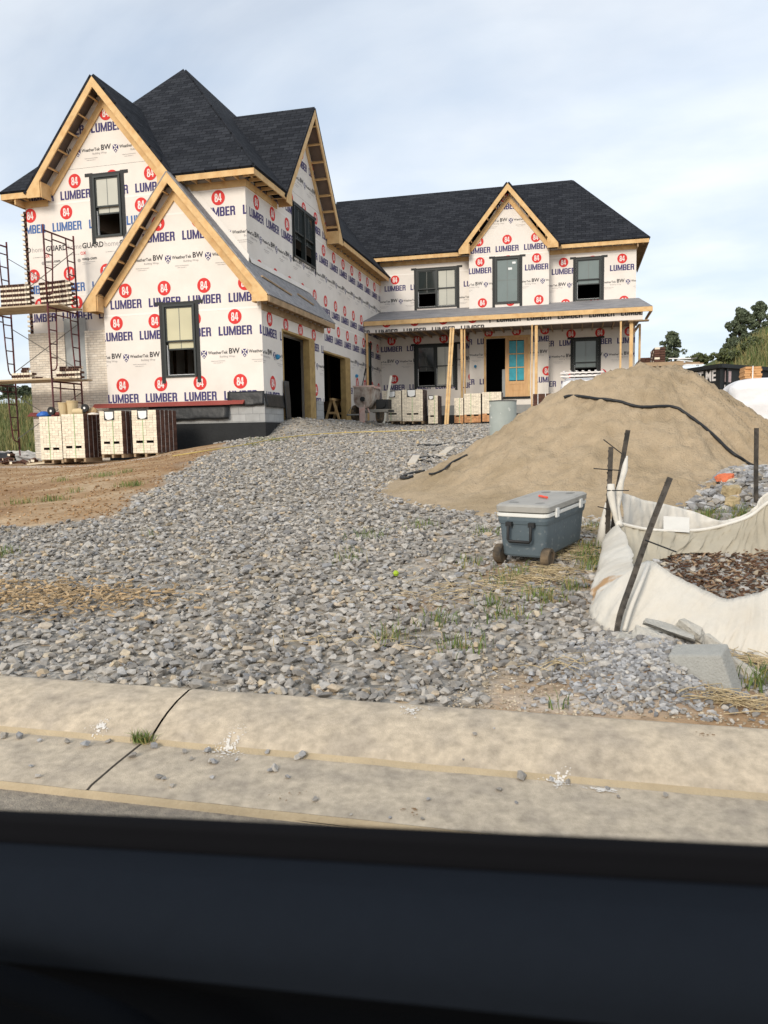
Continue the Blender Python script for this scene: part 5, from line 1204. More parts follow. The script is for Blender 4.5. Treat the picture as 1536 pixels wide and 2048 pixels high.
for f in (.22, .55, .85):
    sp = MB(); sp.box((x0_+(x1_-x0_)*f-.012, 30.09, 1.6), (x0_+(x1_-x0_)*f+.012, 30.097, 2.66)); sp.build('strap', m_paper, bp_)
# things lying on the leftmost packs
zt = PA[2]+.002
def blob(name, c, sx, sy, sz, mat, label, cat, seed, amp=.35, f=6):
    bm = bmesh.new(); bmesh.ops.create_icosphere(bm, subdivisions=4, radius=1)
    for v in bm.verts:
        n = v.co.normalized(); k = 1+amp*nz(n.x*f*.4+seed, n.y*f*.4, n.z*f*.4, 4); v.co = Vector((n.x*sx*k, n.y*sy*k, max(-.3*sz, n.z*sz*k)))
    me = bpy.data.meshes.new(name); bm.to_mesh(me); bm.free(); me.materials.append(mat); o = bpy.data.objects.new(name, me); C.objects.link(o); o.location = c
    me.polygons.foreach_set('use_smooth', [True]*len(me.polygons)); return tag(o, label, cat)
yq = 17.25
blob('tarp', (xat(88, 826, yq), yq, zt+.04), .17, .16, .10, M('blue_tarp', (.03, .13, .45), .45, .2, 10), 'crumpled blue tarp on the leftmost brick pack', 'tarp', 3)
def wheel(px, py, y, r, label):
    root = thing('cable_reel', label, 'reel', atY(px, py, y), 'black round reels on the brick packs'); c = atY(px, py, y)
    a = MB(); a.lathe([(r*.35, -.03), (r, -.03), (r, .03), (r*.35, .03)], c, 20, axis='y'); a.build('disc', m_hose, root)
    b = MB(); b.lathe([(r*.16, -.034), (r*.30, -.034), (r*.30, .03), (r*.16, .03)], c, 12, axis='y'); b.build('hub', m_paper, root)
wheel(103, 822, yq-.1, .105, 'black round reel with white hub beside the blue tarp'); wheel(170, 816, yq-.1, .10, 'black round reel at the end of the lying tan bucket')
m_buck = M('tan_bucket', (.60, .47, .27), .55, .1, 6)
def bucket(px, py, label, h=.36, r=.13):
    c = atY(px, py, yq+.15); c[2] = zt; b = MB(); b.lathe([(r*.85, 0), (r, h), (r*1.06, h), (r*1.06, h-.03), (r*1.0, h-.035), (r*.93, h), (r*.80, .02)], c, 18); tag(b.build('bucket', m_buck, None, smooth=False), label, 'bucket', 'tan buckets on the brick packs')
bucket(127, 815, 'tall tan bucket standing beside the black reel on the bricks'); bucket(145, 815, 'tan bucket standing behind the lying bucket', .40, .14)
c = atY(145, 817, yq-.1); b = MB(); b.lathe([(.085, 0), (.10, .3), (.105, .3), (.09, .31), (.08, .02)], (c[0], yq-.05, zt+.105), 16, axis='x'); tag(b.build('bucket', m_buck), 'tan bucket lying on its side between the reels', 'bucket', 'tan buckets on the brick packs')
blob('cloth', (xat(180, 812, yq), yq+.1, zt+.10), .13, .12, .11, M('tan_cloth', (.46, .32, .17), .9, .1), 'crumpled tan cloth at the right end of the leftmost packs', 'cloth', 8)
blob('paper_scrap', (xat(186, 822, yq), yq, zt+.035), .16, .12, .045, M('pale_sack', (.70, .63, .55), .8, .1), 'flattened pale paper sack at the corner of the brick pack', 'sack', 12)

# ------------------------------------------------------------------ scaffold with planks and bricks
scaf = thing('scaffold', 'dark red masonry scaffold with planks against the brick corner of the house', 'scaffold', (-14.4, 18.4, .6))
XA, XBs, SN, SF = -13.46, -15.62, 17.85, 19.10
LV = [.95, 2.82, 4.78]
def sframe(x, z0, h):
    mb = MB(); t = .024; z1 = z0+h
    mb.tube([(x, SN, z0), (x, SN, z1+.06)], t, 8); mb.tube([(x, SF, z0), (x, SF, z1+.06)], t, 8); mb.tube([(x, SN, z1-.08), (x, SF, z1-.08)], t, 8)
    for y, s_ in ((SN, 1), (SF, -1)):
        iy = y+s_*.34; mb.tube([(x, iy, z1-.08), (x, y+s_*.30, z1-.9), (x, y+s_*.24, z0+.36), (x, y+s_*.19, z0+.26), (x, y+s_*.10, z0+.22), (x, y, z0+.22)], t*.8, 7)
        for k in range(4): mb.tube([(x, y, z0+.55+.36*k), (x, y+s_*(.265+.02*k), z0+.55+.36*k)], t*.7, 6)
    mb.tube([(x, SN+.34, z1-.24), (x, SF-.34, z1-.24)], t*.75, 7)
    mb.build('scaffold_frame', m_rust, scaf, smooth=True)
for x in (XA, XBs):
    for k, z in enumerate(LV): sframe(x, z, 1.93 if k else 1.87)
for z in LV:
    for a, b in (((XA, SF, z+.3), (XBs, SF, z+1.55)), ((XBs, SF, z+.3), (XA, SF, z+1.55))):
        mb = MB(); mb.tube([(a[0], a[1]-.04, a[2]), (b[0], b[1]-.04, b[2])], .011, 6); mb.build('cross_brace', m_steel, scaf)
for (x, y) in ((XA, SN), (XA, SF), (XBs, SN), (XBs, SF)):
    mb = MB(); mb.tube([(x, y, gz(x, y)-.02), (x, y, .95)], .02, 7); mb.build('base_leg', m_rust, scaf)
PLK = []
for zi, z in ((0, 2.80), (1, 4.72)):
    for k, y in enumerate((18.0, 18.26, 18.52, 18.78)):
        mb = MB(); xo = .1*((k*7) % 3); mb.box((XBs-.55+xo, y-.115, z), (XA+.30-xo*.6+(.2 if zi == 0 else 0), y+.115, z+.04)); mb.build('plank', m_plank, scaf)
# one brick lying along y (pale end to the front) and one lying along x (brown side with holes), then copies
def brick_mesh(kind):
    mb = MB(); g = .001
    if kind == 0: mb.obox((0, 0, .030), (.0405, 0, 0), (0, .095, 0), (0, 0, .0275), ms=[1, 1, 0, 1, 0, 1])
    else:
        mb.obox((0, 0, .0325), (.095, 0, 0), (0, .050, 0), (0, 0, .0325), ms=[1, 1, 1, 0, 1, 0])
        for k in (-1, 0, 1): mb.box((k*.055-.017, -.0515, .012), (k*.055+.017, -.0495, .050), 2)
    o = mb.build('brick', [m_bface, m_bbrown, m_hole]); me = o.data; bpy.data.objects.remove(o); return me
BM = [brick_mesh(0), brick_mesh(1)]
def put_brick(x, y, z, kind, label, grp, rz=0., rx=0., ry=0.):
    o = bpy.data.objects.new('brick', BM[kind]); C.objects.link(o); o.location = (x, y, z); o.rotation_euler = (rx, ry, rz); return tag(o, label, 'brick', grp)
def stack(x0, w, y, z, rows, label, grp, tilt=0., rz=0., back=1):
    r = random.Random(int(w*100)); n = int(w/.092); m_ = int(w/.196)
    M_ = Matrix.Translation((x0, y, z)) @ Matrix.Rotation(rz, 4, 'Z') @ Matrix.Rotation(tilt, 4, 'Y')
    for k in range(rows):
        zz = .064*k
        if k % 2 == 0:
            for i in range(n):
                p = M_ @ Vector((.046+.092*i+r.uniform(-.004, .004), 0, zz)); o = put_brick(*p, 0, label, grp, rz+r.uniform(-.03, .03), 0, tilt)
        else:
            for i in range(m_):
                for b in range(1+back):
                    p = M_ @ Vector((.098+.196*i+r.uniform(-.004, .004), -.058+.104*b, zz-.004)); put_brick(*p, 1, label, grp, rz+r.uniform(-.03, .03), 0, tilt)
stack(-15.22, .92, 18.35, 4.762, 10, 'brick in the straight stack on the left end of the upper scaffold plank', 'bricks in the upper left scaffold stack')
stack(-14.0, .96, 18.40, 4.765, 10, 'brick in the tilted stack on the right end of the upper scaffold plank', 'bricks in the upper right scaffold stack', tilt=-.06, rz=.08)
stack(-14.95, .70, 18.25, 2.842, 3, 'brick in the low stack on the left of the lower scaffold plank', 'bricks in the lower left scaffold stack')
stack(-13.62, .76, 18.35, 2.842, 3, 'brick in the low stack on the right of the lower scaffold plank', 'bricks in the lower right scaffold stack')
for i, (x, z, lb, k) in enumerate(((-14.55, 3.036, 'brown brick lying crosswise on top of the low left stack', 1), (-14.52, 3.10, 'topmost brown brick above the low left stack', 1), (-14.12, 2.842, 'loose brown brick at the right of the low left stack', 1), (-13.98, 2.842, 'single brown brick lying at the end of the low left stack', 0))):
    put_brick(x, 18.2, z, k, lb, None, .3*i)
for i in range(7): put_brick(-13.42+.20*(i % 3), 18.3+.1*(i//3 % 2), 3.036+.064*(i//4), 1, 'brown brick on the top rows of the low right stack', 'top bricks of the lower right stack', .05*i)

# ------------------------------------------------------------------ rubble at the left edge
dm = MB(); rr = random.Random(21)
def deb(x0, x1, y0, y1, hz):
    def fn(i, j):
        x = x0+(x1-x0)*i; y = y0+(y1-y0)*j; e = min(1, 5*min(i, 1-i))*min(1, 4*min(j, 1-j)); return (x, y, gz(x, y)-.03+e*(hz+.22*nz(x*1.6, y*1.6, 5, 4)+.10*nz(x*6, y*6, 1, 3)))
    return fn
dm.sheet(deb(-19.5, -14.9, 18.0, 21.0, .26), 60, 36); tag(dm.build('mortar_heap', M('white_mortar_waste', (.62, .60, .56), .95, .2, 3, .7, 25, col2=(.20, .18, .16), mixs=3, lo=.48, hi=.6), None), 'heap of pale mortar waste and torn sacks left of the brick packs', 'rubble heap')
bs = MB(); bs.sheet(lambda i, j: (-19.0+4.0*i, 17.85+.35*j, gz(-19+4*i, 17.9)+.05+.26*sin(pi*min(1, j*1.0))*1+.10*nz(i*7, j*2, 3, 3)), 40, 10); o = bs.build('plastic_sheet', m_plast, None, smooth=True); tag(o, 'black plastic sheet along the foot of the mortar heap', 'plastic sheet')
for i in range(42):
    x = rr.uniform(-16.6, -13.95); y = rr.uniform(17.0, 17.65); z = gz(x, y)+.02+max(0, rr.gauss(.06, .06))*(1 if x < -14.4 else .3)
    put_brick(x, y, z, rr.choice([0, 1, 1]), 'broken brown brick in the tumbled pile at the left edge', 'tumbled bricks left of the packs', rr.uniform(-1.5, 1.5), rr.uniform(-.4, .4), rr.uniform(-.4, .4))
q = gp(75, 930); pb2 = MB(); pb2.obox(q+[0, 0, .04], (.22, .05, .02), (-.05, .13, 0), (0, 0, .02)); tag(pb2.build('stone_slab', M('pale_slab', (.62, .53, .38), .9, .1)), 'pale flat slab lying in front of the tumbled bricks', 'slab')

# ------------------------------------------------------------------ mortar mixer, drum, poles, saw horse
YM = 26.3
mxr = thing('mortar_mixer', 'mortar caked towable mixer with U shaped drum by the second garage opening', 'mixer', (xat(728, 850, YM), YM, gz(xat(728, 850, YM), YM)))
m_caked = M('caked_mortar', (.40, .35, .30), .95, .25, 5, .7, 25, col2=(.16, .11, .085), mixs=5, lo=.42, hi=.65); m_pink = M('faded_red_steel', (.52, .38, .33), .9, .2, 5, .4, 25, col2=(.42, .12, .09), mixs=5, lo=.55, hi=.72)
mcx = xat(726, 800, YM); mz = float(atY(726, 797, YM)[2]); gm = gz(mcx, YM)
def upl(y, s_=1.):                                # U outline
    pts = [(-.34*s_, .42)]+[(-.34*s_*cos(a), -.34*s_*sin(a)-.02) for a in np.linspace(0, pi, 15)]+[(.34*s_, .42)]
    return [(mcx+px, y, mz+pz) for px, pz in pts]
mb = MB(); mb.prism(upl(YM), (0, .05, 0)); mb.build('drum_end', m_caked, mxr)
mb = MB(); b_ = mb.add(upl(YM+.051, .96)+upl(YM+1.05, .96), [], 0); n = 17
for i in range(n-1): mb.f.append((b_+i, b_+i+1, b_+n+i+1, b_+n+i)); mb.m.append(0)
o = mb.build('drum', m_caked, mxr, smooth=True); sm = o.modifiers.new('t', 'SOLIDIFY'); sm.thickness = .02
mb = MB(); mb.prism(upl(YM+1.06), (0, .04, 0)); mb.build('drum_end', m_caked, mxr)
mb = MB(); mb.box((mcx+.35, YM+.05, mz+.36), (mcx+.39, YM+1.1, mz+.44)); mb.box((mcx-.36, YM-.01, mz+.40), (mcx+.40, YM+.04, mz+.45)); mb.build('drum_rim', m_pink, mxr)
mb = MB(); mb.lathe([(.075, -.10), (.085, -.07), (.085, 0)], (mcx-.01, YM-.001, mz-.02), 16, axis='y'); mb.lathe([(.04, -.13), (.045, -.101)], (mcx-.01, YM, mz-.02), 12, axis='y'); mb.build('bearing', m_tar, mxr)
mb = MB(); mb.box((mcx-.13, YM-.06, gm), (mcx+.07, YM-.012, mz-.30)); mb.box((mcx-.10, YM-.10, gm+.02), (mcx+.04, YM-.061, gm+.2)); mb.build('stand_leg', m_pink, mxr)
mb = MB(); mb.beam((mcx+.06, YM-.03, mz-.22), (mcx-.02, YM-.03, mz-.62), .02, .03, m=0); mb.beam((mcx+.18, YM-.02, mz-.34), (mcx+.24, YM-.02, mz-.52), .05, .03); mb.build('tilt_lever', m_pink, mxr)
mb = MB(); mb.tube([(mcx-.12, YM-.1, gm+.28), (mcx-.45, YM-.5, gm+.27)], .03, 8); mb.tube([(mcx-.45, YM-.5, gm+.27), (mcx-.30, YM-.45, gm+.55)], .012, 6); mb.build('tow_bar', m_steel, mxr)
for s_ in (-.42, .48):
    mb = MB(); rw = .33; cx_ = mcx+s_; mb.lathe([(rw*.55, -.09), (rw*.92, -.09), (rw, -.05), (rw, .05), (rw*.92, .09), (rw*.55, .09)], (cx_, YM+.5, gm+rw-.02), 22, axis='x')
    w_ = mb.build('wheel', m_tyre, mxr); h_ = MB(); h_.lathe([(.02, -.06), (rw*.54, -.06), (rw*.54, .05), (.02, .05)], (cx_, YM+.5, gm+rw-.02), 16, axis='x'); h_.build('rim', m_steel, w_)
mb = MB(); mb.box((mcx+.10, YM+.0, gm+.36), (mcx+.9, YM+.05, gm+.46)); mb.box((mcx+.10, YM+.9, gm+.36), (mcx+.9, YM+.95, gm+.46)); mb.box((mcx-.1, YM+.06, gm+.36), (mcx-.02, YM+.89, gm+.44)); mb.box((mcx+.82, YM+.1, gm), (mcx+.88, YM+.16, gm+.36)); mb.build('chassis', m_steel, mxr)
mb = MB(); mb.box((mcx+.42, YM+.2, gm+.47), (mcx+.86, YM+.7, gm+.80)); mb.lathe([(.05, -.03), (.16, -.03), (.16, .03), (.05, .03)], (mcx+.62, YM+.16, gm+.66), 14, axis='y'); mb.build('engine', m_tar, mxr)
mb = MB(); mb.tube([(mcx-.15, YM+.4, mz+.42), (mcx-.02, YM+.4, mz+.9)], .015, 6); mb.tube([(mcx-.04, YM+.4, mz+.83), (mcx+.02, YM+.4, mz+1.08)], .03, 8); mb.build('hand_lever', m_hose, mxr)
q = gp(1003, 888); dh = float(atY(1003, 800, q[1])[2])-q[2]; dw = (xat(1031, 850, q[1])-xat(976, 850, q[1]))/2; dx_ = (xat(1031, 850, q[1])+xat(976, 850, q[1]))/2
mb = MB(); mb.lathe([(dw, -.1), (dw, dh), (dw-.008, dh), (dw-.008, .1)], (dx_, q[1]+dw, q[2]), 36); dr_ = thing('metal_drum', 'pale grey open drum splashed with mortar standing behind the sand pile', 'drum', (dx_, q[1]+dw, q[2]))
mb.build('shell', M('galvanised_grey', (.34, .37, .34), .55, .10, 4, .1, 20, col2=(.62, .62, .58), mixs=7, lo=.62, hi=.70), dr_); rm = MB(); rm.lathe([(dw+.001, dh-.025), (dw+.014, dh-.012), (dw+.001, dh)], (dx_, q[1]+dw, q[2]), 36); rm.build('rim', m_steel, dr_)
a = gp(767, 855); a = np.array([xat(767, 855, 28.6), 28.6, gz(xat(767, 855, 28.6), 28.6)]); b = atY(782, 752, 29.3); mb = MB(); mb.tube([a, b], .055, 8); tag(mb.build('pole', M('white_pole', (.66, .62, .52), .6, .08)), 'white pole leaning against the brick pack beside the mixer', 'pole')
for i, (px0, px1) in enumerate(((902, 890.5), (907, 895))):
    a = np.array([xat(px1, 850, 28.9), 28.9, gz(xat(px1, 850, 28.9), 28.9)]); b = atY(px0, 656, PY-.06); mb = MB(); mb.beam(a, b, .075, .04, up=(0, 1, 0)); tag(mb.build('board', m_lumber), ('left' if i == 0 else 'right')+' one of the two long boards leaning on the porch fascia', 'board', 'boards leaning on the porch')
sh_ = thing('saw_horse', 'wooden saw horse standing inside the second garage opening', 'saw horse', (-9.0, 28.6, 1.71))
for u in (-.45, .45):
    for s_ in (-1, 1):
        mb = MB(); mb.beam((-9.0+s_*.28, 28.6+u, 1.715), (-9.0+s_*.05, 28.6+u, 2.50), .09, .04, up=(0, 1, 0)); mb.build('leg', m_lumber, sh_)
    mb = MB(); mb.box((-9.21, 28.6+u-.045, 2.0), (-8.79, 28.6+u-.025, 2.09)); mb.build('cross_bar', m_lumber, sh_)
mb = MB(); mb.box((-9.06, 28.0, 2.51), (-8.94, 29.2, 2.60)); mb.build('top_beam', m_lumber, sh_)
st2 = MB(); ptsn = [gp(345, 915)+[0, 0, .03]]+[gp(x, y)+[0, 0, .05] for x, y in ((420, 905), (500, 892), (560, 880), (640, 872), (720, 868), (790, 866), (850, 864))]; st2.tube(spline(ptsn, 6), .012, 5); tag(st2.build('mason_line', M('yellow_string', (.55, .42, .14), .8, .1), None), 'thin yellow string lying across the gravel by the garage', 'string')

# ------------------------------------------------------------------ dumpster, wrapped bags, far packs, racks
PcD = atD(1441, 728, 24); Lp = atD(1375, 738, 25.75); Rp = atD(1536, 735, 25.66); zt_ = PcD[2]
dl_ = (Lp-PcD); dl_[2] = 0; dl_ /= np.linalg.norm(dl_); dr2 = (Rp-PcD); dr2[2] = 0; dr2 /= np.linalg.norm(dr2)
dum = thing('dumpster', 'black roll off dumpster with white stencilled lettering behind the sand pile', 'dumpster', (PcD[0], PcD[1], gz(PcD[0], PcD[1])))
m_dump = M('black_dumpster_paint', (.017, .020, .021), .5, .15, 3, .1, 20)
def dpt(a, b, z): p = PcD+dl_*a+dr2*b; return (p[0], p[1], z)
zb_ = zt_-1.75; LA, LB = 4.6, 2.4*1.9
for (a0, a1, b0, b1, nm) in ((0, LA, 0, .06, 'side_panel'), (0, .06, .061, LB, 'end_panel'), (0.061, LA, LB-.06, LB, 'side_panel'), (LA-.06, LA, .061, LB-.061, 'end_panel')):
    mb = MB(); P8 = [dpt(a0, b0, zb_), dpt(a1, b0, zb_), dpt(a1, b1, zb_), dpt(a0, b1, zb_)]; mb.prism(P8, (0, 0, zt_-.1-zb_)); mb.build(nm, m_dump, dum)
mb = MB()
for p, q2 in (((-.05, -.05), (LA+.05, -.05)), ((-.05, -.05), (-.05, LB+.05))): mb.beam(dpt(*p, zt_-.06), dpt(*q2, zt_-.06), .13, .12)
mb.build('rails', m_dump, dum)
for k in range(5):
    mb = MB(); b = .35+LB/5*k; c = np.array(dpt(-.03, b, (zb_+zt_)/2-.06)); mb.obox(c, dl_*.035, dr2*.05, (0, 0, .80)); mb.build('rib', m_dump, dum)
fl2 = MB(); fl2.prism([dpt(.061, .061, zb_+.05), dpt(LA-.061, .061, zb_+.05), dpt(LA-.061, LB-.061, zb_+.05), dpt(.061, LB-.061, zb_+.05)], (0, 0, .05)); fl2.build('floor', m_dump, dum)
txt = ftext('RENT ME', .34, .028, .92); txt = sh(txt, -txt[..., 0].max(), 0); mb = MB(); nrm = -dr2*.004
for t_ in txt:
    mb.add([tuple(np.array(dpt(-q3[0]+.22, 0, zt_-.49+q3[1]))+nrm) for q3 in t_], [(0, 1, 2)])
mb.build('lettering', m_white, dum)
mb = MB()
for t_ in list(sh(fine_print(.52, .11, 5), .24, -.74))+list(sh(fine_print(.5, .10, 6), .30, -.92)): mb.add([tuple(np.array(dpt(0, q3[0], zt_+q3[1]))-dl_*.008) for q3 in t_], [(0, 1, 2)])
mb.build('fine_print', m_white, dum); mb = MB()
mb.prism([tuple(np.array(dpt(0, b, z))-dl_*.006) for b, z in ((.26, zt_-.55), (.62, zt_-.55), (.62, zt_-.2), (.26, zt_-.2))], -dl_*.004)
mb.build('stickers', M('faded_label', (.52, .40, .40), .7, .25, 14), dum)
mb = MB(); mb.tube([dpt(-.05, 2.2, zt_), dpt(-.12, 2.25, zt_-.25), dpt(-.08, 2.2, zt_-.75)], .02, 6); mb.build('white_strap', m_paper, dum)
# white plastic wrapped bag pallet and boards on it
m_bag = M('white_plastic_wrap', (.74, .74, .75), .35, .06, 4, .5, 7)
def bag(x0, x1, y0, y1, z0, z1, name, label):
    bm = bmesh.new(); bmesh.ops.create_cube(bm, size=2); bmesh.ops.subdivide_edges(bm, edges=bm.edges, cuts=24, use_grid_fill=True)
    for v in bm.verts:
        p = v.co; l4 = (abs(p.x)**5+abs(p.y)**5+abs(p.z)**5)**.2; q = p/l4
        k = 1+.06*nz(q.x*2, q.y*2, q.z*2.5, 4)+.02*nz(q.x*9, q.y*9, q.z*2, 2)-.03*abs(sin(q.z*5))
        v.co = Vector(((x0+x1)/2+q.x*k*(x1-x0)/2, (y0+y1)/2+q.y*k*(y1-y0)/2, (z0+z1)/2+q.z*(1+.03*nz(q.x*3, q.y*3, 1))*(z1-z0)/2))
    me = bpy.data.meshes.new(name); bm.to_mesh(me); bm.free(); me.materials.append(m_bag); me.polygons.foreach_set('use_smooth', [True]*len(me.polygons)); o = bpy.data.objects.new(name, me); C.objects.link(o); return tag(o, label, 'wrapped bags')
yb_ = 17.6; bag(xat(1459, 790, yb_), xat(1459, 790, yb_)+2.3, yb_, yb_+1.2, 1.1, float(atY(1500, 756, yb_)[2])+.02, 'wrapped_bags', 'white plastic wrapped load of bags at the right edge behind the sand')
ls = thing('lumber_bundle', 'small bundle of orange tan boards in front of the dumpster', 'lumber', (xat(1504, 757, 18.0), 18.0, float(atY(1504, 757, 18.0)[2])))
rr = random.Random(5); zl = float(atY(1504, 757, 18.0)[2]); m_tanb = M('tan_boards', (.55, .30, .13), .8, .15, 7, island=.25)
for k in range(5):
    for i in range(3):
        mb = MB(); x = xat(1489+10.5*i+rr.uniform(-1.5, 1.5), 745, 18.0); mb.box((x, 17.95+rr.uniform(-.02, .02), zl+.05*k+.002), (x+.118, 18.5, zl+.05*k+.048)); mb.build('board_end', m_tanb, ls)
mb = MB(); x = xat(1503, 745, 18.0); mb.box((x, 17.92, zl), (x+.02, 17.925, zl+.26)); mb.build('strap', m_paper, ls)
Yf2 = 22.5; fx0, fx1 = xat(1309, 705, Yf2), xat(1331, 705, Yf2); ftop = float(atY(1320, 694, Yf2)[2]); fmid = float(atY(1320, 724, Yf2)[2])
fp = thing('brick_pack', 'tall dark brown brick pack with pale chequer ends at the right of the house', 'brick pack', (fx0, Yf2, 1.4))
def rough_pack(x0, x1, y0, y1, z0, z1, root, seed):
    r = random.Random(seed); mb = MB(); n = int((z1-z0)/.062)
    for k in range(n):
        z = z0+(z1-z0)*(k+.5)/n; m1 = max(2, int((x1-x0)/.11)); 
        for i in range(m1):
            pale = (k % 4 in (1,)) and i % 3 != 1; mb.obox((x0+(x1-x0)*(i+.5)/m1, y0+.1, z), ((x1-x0)/m1/2-.004, 0, 0), (0, .1, 0), (0, 0, .027), ms=[1, 1, 0 if pale else 1, 1, 1, 1])
        m2 = int((y1-y0)/.2)
        for j in range(m2): mb.obox((x0+.045, y0+.21+(j+.5)*.2, z), (.045, 0, 0), (0, .095, 0), (0, 0, .027), ms=[1, 1, 1, 1, 1, 0 if (k+j) % 4 == 0 else 1])
    mb.build('bricks', [m_bface, m_bbrown], root)
rough_pack(fx0, fx1, Yf2, Yf2+1.2, fmid, ftop, fp, 2); rough_pack(fx0-.4, fx0+.7, Yf2+.1, Yf2+1.6, 1.4, fmid-.12, fp, 4)
mb = MB(); mb.box((fx0-.45, Yf2-.05, fmid-.115), (fx0+.75, Yf2+1.3, fmid-.005)); mb.build('pallet_top', m_pallet, fp)
rough_pack(fx0-.28, fx0-.01, Yf2+1.0, Yf2+3.2, fmid-.1, ftop-.18, thing('brick_pack', 'long receding brown brick pack left of the tall chequered one', 'brick pack', (fx0-.2, Yf2+1, fmid-.1)), 6)
jk = thing('scrap_pile', 'jumble of boards and wire racks on a low stack beside the far brick packs', 'scrap pile', (fx1+.8, Yf2+.3, fmid-.2)); rr = random.Random(8)
for k in range(9):
    a = np.array([fx1+.05+rr.random()*.5, Yf2+rr.random()*.8, fmid-.10+.035*k*.8]); mb = MB(); mb.beam(a, a+[rr.uniform(.4, .75), rr.uniform(-.1, .3), rr.uniform(-.05, .05)], .06, .025); mb.build('board', rr.choice([m_lumber2, m_steel, m_pallet, m_paper]), jk)
mb = MB(); mb.box((fx1+.02, Yf2+.1, 1.4), (fx1+.38, Yf2+1, fmid-.16)); mb.build('base_stack', m_bbrown, jk)
# white rack half hidden behind the sand
YK = 21.0; rk = thing('wire_rack', 'white slatted rack lying on a wrapped load behind the sand pile', 'rack', (xat(1160, 750, YK), YK, 2.3)); x0_, x1_ = xat(1122, 750, YK), xat(1206, 750, YK); zk = float(atY(1160, 752, YK)[2])
for dz in (0, .09):
    mb = MB()
    for p, q2 in (((x0_, YK), (x1_, YK)), ((x0_+.12, YK+1.0), (x1_+.05, YK+1.0)), ((x0_, YK), (x0_+.12, YK+1.0)), ((x1_, YK), (x1_+.05, YK+1.0))): mb.beam((p[0], p[1], zk+dz), (q2[0], q2[1], zk+dz), .035, .035)
    mb.build('rack_frame', m_white, rk)
for k in range(7):
    mb = MB(); x = x0_+.07+(x1_-x0_-.1)*k/6; mb.beam((x, YK, zk+.135), (x+.10, YK+1.0, zk+.135), .05, .02); mb.build('slat', m_white, rk)
bag(x0_-.02, x1_-.1, YK+.05, YK+1.0, 1.5, zk-.03, 'wrapped_load', 'crumpled white wrapped load beneath the slatted rack')

# ------------------------------------------------------------------ vegetation
def blades(name, base, h, w, mats, label, kind='stuff', cat='grass', bend=.35, seed=1):
    """base (N,3); one bent blade of two triangles + tip each"""
    r_ = np.random.default_rng(seed); n = len(base); a = r_.uniform(0, 2*pi, n); ln = r_.uniform(-1, 1, (n, 2))*bend; H = h*r_.uniform(.5, 1.15, n)
    dx_ = np.stack([np.cos(a), np.sin(a), np.zeros(n)], 1)*(w*r_.uniform(.6, 1.3, n))[:, None]
    up1 = np.stack([ln[:, 0]*H*.35, ln[:, 1]*H*.35, H*.6], 1); up2 = np.stack([ln[:, 0]*H, ln[:, 1]*H, H*(1-.3*np.abs(ln).max(1))], 1)
    V = np.stack([base-dx_/2, base+dx_/2, base+up1+dx_*.35, base+up1-dx_*.35, base+up2], 1).reshape(-1, 3); o5 = np.arange(n)[:, None]*5
    F_ = np.concatenate([o5+np.array([[0, 1, 2]]), o5+np.array([[0, 2, 3]]), o5+np.array([[3, 2, 4]])]); mi = np.tile(r_.integers(0, len(mats), n), 3)
    o = np_mesh(name, V, F_, mats, 3, mi); return tag(o, label, cat, None, kind)
m_g1 = M('grass_green', (.15, .21, .055), .7, .2, 9); m_g2 = M('grass_dark', (.085, .13, .035), .7, .2, 9); m_g3 = M('grass_dry', (.30, .25, .10), .8, .2, 9); m_g4 = M('field_olive', (.20, .20, .085), .8, .2, 4)
B_ = []; r9 = np.random.default_rng(12)
def tuft(px, py, rad, n, on=True):
    q = hp(px, py) if py < 1060 and px > 1300 else gp(px, py)
    for _ in range(n):
        x, y = q[0]+r9.normal(0, rad), q[1]+r9.normal(0, rad*.8)
        if y < 2.97 and py > 1400: pass
        B_.append((x, y, gz(x, y)+mound(x, y)))
for (px, py, rad, n) in ((740, 1075, .12, 60), (690, 1125, .07, 30), (845, 1055, .10, 50), (930, 1130, .08, 40), (995, 1175, .06, 40), (1020, 1160, .08, 50), (1040, 1150, .08, 40), (1095, 1205, .06, 45), (1080, 1195, .07, 60), (985, 1215, .06, 50), (1020, 1240, .08, 50), (880, 1250, .09, 70), (780, 1283, .06, 50), (925, 1300, .07, 55), (1145, 1180, .05, 60), (1180, 1100, .08, 130), (1190, 1140, .06, 90), (1195, 1060, .07, 80), (970, 1070, .07, 40), (700, 1110, .06, 25), (1135, 1010, .1, 30), (1110, 1425, .02, 5), (1140, 1420, .02, 6), (262, 972, .10, 160), (205, 953, .14, 120), (108, 1002, .10, 90), (120, 963, .07, 50), (40, 1008, .09, 60), (150, 985, .06, 40), (255, 945, .07, 50), (5, 1110, .07, 70), (300, 1075, .05, 14), (520, 880, .2, 100), (555, 882, .15, 100), (500, 892, .12, 100), (375, 886, .25, 100), (410, 890, .2, 90), (190, 918, .15, 80), (60, 925, .2, 80), (1530, 1370, .05, 90), (1510, 1385, .04, 50), (1205, 1130, .05, 60), (1170, 1120, .05, 70)): tuft(px, py, rad, n)
for (px, py, rad, n) in ((1450, 1040, .10, 170), (1480, 1035, .08, 120), (1420, 1055, .06, 60), (1375, 985, .12, 120), (1400, 985, .08, 60), (1500, 1015, .08, 80)):
    q = np.array([*(atY(px, py, 7.3)[:2]), 0])
    for _ in range(n): x, y = q[0]+r9.normal(0, rad), q[1]+r9.normal(0, rad); B_.append((x, y, gz(x, y)+mound(x, y)))
blades('grass', np.array(B_), .10, .006, [m_g1, m_g1, m_g2, m_g3], 'small weeds and grass tufts growing through gravel and dirt', seed=2, bend=.55)
q = gp(285, 1492); B_ = [(-1.63+r9.normal(0, .022), 2.575+r9.normal(0, .010), .02) for _ in range(110)]
